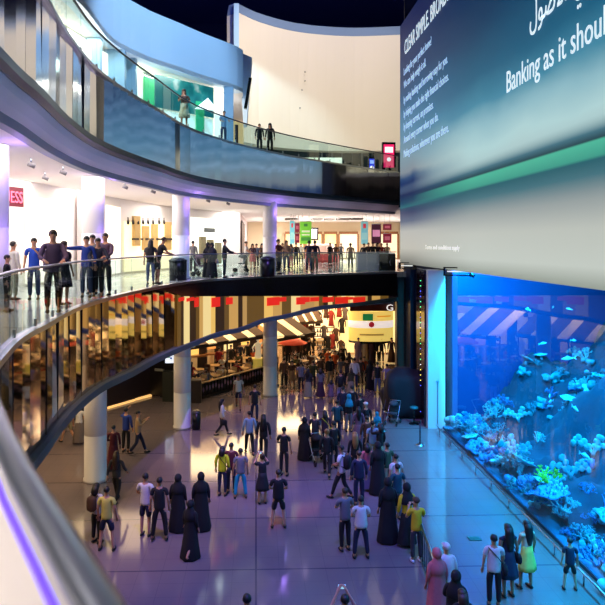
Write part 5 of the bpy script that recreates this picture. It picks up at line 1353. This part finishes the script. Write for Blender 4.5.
# ---- seated guests on the terrace
rs = random.Random(21)
sc_cols = [('black','black'),('red','red'),('white','white'),('brown','brown'),('navy','navy'),('olive','olive'),('grey','grey'),('orange','orange')]
for k, (p, an_, lab, wd) in enumerate(seats):
    if rs.random() < .68:
        c_ = sc_cols[rs.randrange(8)]; w = rs.random() < .45
        person((p.x, p.y, -.45), an_, f'{"woman" if w else "man"} in {c_[1]} top sitting {wd} of the {lab}', top='tee' if rs.random() < .5 else 'long', tc=c_[0], bot='trousers', bc=rs.choice(['black','navy','dkgrey']),
               hair='bob' if w else 'short', legs='sit', la='table', ra='table', h=1.74)
for k, (px, py, c, lab) in enumerate(((219,374,'red','staff member in red at the near end of the restaurant bar'),(231,371,'black','staff member in black at the restaurant bar'),(240,368,'navy','man in navy standing by the restaurant bar left of the statue'),(248,367,'black','man in black standing by the statue'),
        (288,366,'black','man in black standing behind the red parasol'),(299,364,'brown','person in brown standing on the far terrace left of the display rack'),(309,362,'black','person in black in front of the display rack'),(343,370,'black','person in black standing left of the lantern store'))):
    G(px, py, 0 if k % 2 else 160, lab, top='long', tc=c, bc='black', h=1.74)
# ---- row of robed mannequins in the store window
for k, (px, c, b_, lab) in enumerate(((358.5,'mauve','robe','mannequin in a mauve robe, first in the store window row'),(365.5,'tan','robe','mannequin in a tan robe, second in the store window row'),(371.5,'plum','robe','mannequin in a plum robe, third in the store window row'),(376.5,'black','trousers','mannequin in black jacket, fourth in the store window row'),(381.5,'black','trousers','mannequin in black jacket, fifth in the store window row'),(391.5,'plum','maxi','mannequin in dark top and long brown skirt, last in the store window row'))):
    q = Q(px, 43.6); t = person((q.x, q.y, 0), 0, lab, top='jacket', tc=c, bot=b_, bc=c if b_ != 'maxi' else 'brown', hair='short', hc='hairblk', h=1.82, group='store window mannequins'); t['category'] = 'mannequin'; t.name = 'mannequin'

# ---- middle floor
def A(px, d, face, label, **kw):
    q = Q(px, d); return person((q.x, q.y, L1), math.radians(face), label, **kw)
A(13, 17.5, 150, 'man in white shirt facing the shop at the far left of the middle floor', top='long', tc='white', bc='khaki', h=1.68)
A(7, 14.6, 100, 'dark clothed child at the rail at the far left', top='long', tc='black', bc='black', h=1.35)
A(34, 17.6, 10, 'man in bright blue polo shirt facing the camera at the middle floor', top='tee', tc='royal', bc='jeans', h=1.78, la='phone', ra='down', skin='a')
A(53, 14.3, 20, 'large man in dark purple shirt with his back turned at the rail', top='long', tc='plaid', bc='black', bot='trousers', h=1.93, fat=.05, hair='short', hc='hairbrn', la='rail', ra='rail')
A(64, 16.2, 60, 'woman in dark dress beside the large man in purple', top='tee', tc='plum', bot='dress', bc='black', hair='long', hc='hairbrn', h=1.68)
A(86.5, 18.4, 5, 'man in blue shirt pointing to the left at the rail', top='long', tc='blue', bc='jeans', la='down', ra='point', h=1.84)
A(92.5, 19.6, 0, 'man with dark hair standing behind the pointing man', top='long', tc='grey', bc='black', h=1.9)
A(97.5, 18.6, 20, 'person in navy jacket leaning beside the pointing man', top='jacket', tc='navy', bc='black', lean=.18, la='rail', ra='rail', h=1.78)
A(105.5, 19.0, -10, 'man in checked purple shirt at the right of the pointing man', top='long', tc='plaid', bc='dkgrey', h=1.94, la='rail', ra='rail')
A(150.5, 24.3, 180, 'woman in dark clothes with a black backpack leaning at the rail', top='tee', tc='dkgrey', bot='slim', bc='ltjeans', bag='backpack', hair='long', h=1.76, lean=.1)
A(157.5, 24.5, 120, 'man in black t-shirt and shorts bending over the rail', top='tee', tc='black', bot='shorts', bc='black', la='rail', ra='rail', lean=.35, h=1.88, skin='b')
A(193, 33.0, 160, 'man in grey standing behind the column on the middle floor', top='long', tc='grey', bc='dkgrey', h=1.78)
abaya_kw = dict(top='long', tc='black', bot='robe', bc='black', hair='scarf', hc='black')
A(208, 29.6, 30, 'veiled woman in black beside the pink stroller on the middle floor', h=1.66, **abaya_kw)
A(212, 29.0, -20, 'second veiled woman in black, between the stroller and the man in black', h=1.64, **abaya_kw)
A(215, 30.5, 0, 'small child in lilac beside the veiled women', top='long', tc='lilac', bc='lilac', h=1.05)
A(224.5, 29.0, 90, 'man in black jacket with a hand on the rail', top='jacket', tc='black', bc='dkgrey', h=1.84, la='rail', ra='rail')
q = Q(202, 30.6); stroller((q.x, q.y, L1), 1.2, 'pink and grey stroller beside the veiled women on the middle floor', 'mauve', 1.05)
A(246, 36, 80, 'man in white shirt pushing a cart on the middle floor', top='tee', tc='white', bc='khaki', la='push', ra='push', h=1.76)
q = Q(241, 35.6); stroller((q.x, q.y, L1), -1.4, 'grey cart pushed by the man in white shirt', 'grey', .95)
A(252.5, 40, 10, 'woman in black in front of the corridor posters', top='long', tc='plum', bot='dress', bc='pink', hair='bob', h=1.62)
A(256.5, 41, -20, 'person in blue beside the woman in black near the corridor', top='tee', tc='ltjeans', bc='black', h=1.62)
A(262, 42, 15, 'woman in black and orange walking out of the corridor', top='long', tc='brown', bc='black', hair='long', h=1.64)
A(278.3, 32.6, 60, 'man in maroon shirt and black trousers at the rail', top='tee', tc='maroon', bc='black', la='rail', ra='belly', h=1.86)
for k, (px, d, c, b_, hh, f_, lab) in enumerate(((286.5,37,'tan','jeans',1.82,20,'woman with brown hair and jeans right of the maroon shirt man'),(291,41,'grey','pink',1.6,-40,'woman in grey near the pale cyan banner'),(296,43,'black','dkgrey',1.68,0,'man in black under the maroon banners'),
      (309,34.5,'navy','jeans',1.8,170,'man in navy shirt and jeans under the green banner'),(315,34.8,'plum','khaki',1.8,190,'man in plum shirt and khaki trousers right of the navy shirt man'),(330,46,'black','black',1.7,40,'man in black near the red kiosk'),(335.5,48,'brown','black',1.62,0,'person in brown right of the red kiosk'),
      (350.5,38,'tan','khaki',1.66,170,'man in tan clothes standing near mid rail'),(364,42,'dkgrey','black',1.64,0,'customer in dark grey at the left of the white counter'),(368.5,43,'brown','black',1.7,20,'customer in brown behind the white counter'),(373,42.5,'black','black',1.72,-20,'man in black behind the middle of the white counter'),
      (377.5,43,'plum','black',1.70,10,'woman in plum behind the right of the white counter'),(381.5,44,'red','black',1.66,0,'person in red behind the right end of the white counter'),(387,45,'tan','black',1.66,0,'person in tan above the black cabinet'),
      (301,50,'white','navy',1.66,180,'person in white deep in the corridor left of the navy shirt man'),(341,52,'grey','black',1.66,0,'person in grey deep in the corridor'),(282.5,44,'black','jeans',1.66,0,'person in black behind the maroon shirt man'))):
    w = k in (0,1,11)
    A(px, d, f_, lab, top='tee' if k % 2 else 'long', tc=c, bc=b_, hair='long' if w else 'short', hc='hairbrn' if w else 'hairblk', h=hh)

# ---- top floor
def T(px, d, face, label, **kw):
    q = Q(px, d); return person((q.x, q.y, L2), math.radians(face), label, **kw)
T(184, 26.9, 10, 'long haired woman in a pale dress standing at the top floor balustrade', top='tee', tc='brown', bot='dress', bc='cream', hair='long', hc='hairbrn', la='belly', ra='phone', h=1.72)
T(223.5, 30.9, 20, 'man in light blue shirt leaning on the top floor balustrade', top='tee', tc='ltblue', bc='jeans', h=1.62, lean=.15, la='rail', ra='rail')
T(259.5, 34.0, 10, 'person in black low behind the top floor balustrade, left of a pair', top='long', tc='black', bc='black', h=1.60)
T(270, 34.6, -10, 'long haired person in black on the top floor in front of the cream drum wall', top='long', tc='black', bc='black', hair='long', h=1.74)

# ================================================================ lights
def area(name, loc, rot, sx, sy, w, c):
    l = bpy.data.lights.new(name, 'AREA'); l.shape = 'RECTANGLE'; l.size = sx; l.size_y = sy; l.energy = w; l.color = c
    o = bpy.data.objects.new(name, l); col.objects.link(o); o.location = loc; o.rotation_euler = rot; return o
def spot(name, loc, target, w, c, ang=40, blend=.6, r=.1):
    l = bpy.data.lights.new(name, 'SPOT'); l.energy = w; l.color = c; l.spot_size = math.radians(ang); l.spot_blend = blend; l.shadow_soft_size = r
    o = bpy.data.objects.new(name, l); col.objects.link(o); o.location = loc
    o.rotation_euler = (Vector(target)-Vector(loc)).to_track_quat('-Z', 'Y').to_euler(); return o
def point(name, loc, w, c, r=.1):
    l = bpy.data.lights.new(name, 'POINT'); l.energy = w; l.color = c; l.shadow_soft_size = r
    o = bpy.data.objects.new(name, l); col.objects.link(o); o.location = loc; return o
DN = (0,0,0)
W_ = (1,.93,.86)
# middle floor ceiling panels
for (px, d, w) in ((-60,13,500),(10,18,700),(60,22,800),(120,28,1100),(190,36,1200),(250,46,1200),(320,56,4200),(380,60,3200),(290,62,3000)):
    q = Q(px, d); area('middle_floor_ceiling_light', (q.x, q.y, 10.78), DN, 4, 4, w*.27, (1,.92,.88))
# top floor ceiling panels below the third level
for (px, d, w) in ((20,20,700),(90,24,800),(150,30,1000),(205,34,900)):
    q = Q(px, d); area('top_floor_ceiling_light', (q.x, q.y, 16.55), DN, 3, 3, w*.4, (1,.97,.88))
area('middle_floor_ceiling_light', (-3.9, 1.6, 10.78), DN, 2.5, 2.5, 420, (1,.92,.88))
# ground floor warm ceiling panels
for (x, y, w) in ((-8,16,260),(-7.6,23,300),(-7,29,220),(-3.5,37.5,420),(-.5,41,520),(3,46,700),(7.6,46,420),(-11,20,120),(3.5,50,500),(7,49,300)):
    area('ground_floor_ceiling_light', (x, y, 4.9), DN, 4, 4, w*.75, (1,.72,.40))
# tank lights
for y in (7,13,19,25): area('tank_light', (9.2, y, 8.3), (0, math.radians(12), 0), .35, 5.5, 2700, (.0,.50,1.0))
for y in (6,13,20,26):
    area('tank_light', (11.8, y, 8.3), DN, 5.4, 5.5, 800, (.07,.58,.92))
# atrium: theatrical spots from the roof
spot('stage_spot', (1, 6, 30), (1.2, 16.0, 0), 44000, (.13,.12,1.0), 25)
spot('stage_spot', (2, 14, 31), (2.5, 27, 0), 30000, (.32,.20,1.0), 32)
spot('roof_spot', (-3, 26, 31), (-2.5, 24, 0), 1500, (.8,.6,1.0), 36)
spot('roof_spot_warm', (-3, 10, 31), (-7, 21, 0), 15000, (1,.62,.42), 30)
for (x, y) in ((-8,24),(4,28)): spot('roof_wash', (x, y, 24), (x, y+6, 34), 4500, (.12,.18,1.0), 150)
# wash of the cream drum wall and the pale bulkhead
spot('drum_wash', (Q(330,36).x, Q(330,36).y, 31), (Q(325,52).x, Q(325,52).y, 20), 12000, (1,.93,.80), 80)
spot('drum_wash', (Q(300,40).x, Q(300,40).y, 14.6), (Q(318,52).x, Q(318,52).y, 20), 2200, (1,.95,.86), 100)
spot('drum_edge_wash', (Q(215,44).x, Q(215,44).y, 24), (Q(246,49).x, Q(246,49).y, 20), 5000, (.5,.8,1.0), 60)
spot('bulkhead_wash', (3, 18, 30), (Q(150,28).x, Q(150,28).y, 17.8), 19000, (.36,.66,1.0), 44)
# violet fittings at the column heads and in the cove
for p in COLS[3:]:
    point('violet_fitting', (p.x+.75, p.y-.35, 10.2), 26, (.38,.20,1.0), .08)
    point('violet_fitting', (p.x+.75, p.y-.35, 8.6), 14, (.38,.20,1.0), .08)
for i in range(0, len(E2), 14):
    p, n = E2[i], N2[i]
    if p.y > 3: point('cove_fitting', (p.x+n.x*.7, p.y+n.y*.7, 10.2), 3.5, (.8,.62,1.0), .1)
w = bpy.data.worlds.new('world'); sc.world = w; w.use_nodes = True
w.node_tree.nodes['Background'].inputs[0].default_value = (.05,.06,.12,1); w.node_tree.nodes['Background'].inputs[1].default_value = .25
sc.cycles.max_bounces = 7; sc.cycles.diffuse_bounces = 3; sc.cycles.glossy_bounces = 4; sc.cycles.transparent_max_bounces = 12; sc.cycles.transmission_bounces = 4
sc.cycles.caustics_reflective = False; sc.cycles.caustics_refractive = False; sc.cycles.sample_clamp_indirect = 6
sc.cycles.use_denoising = True
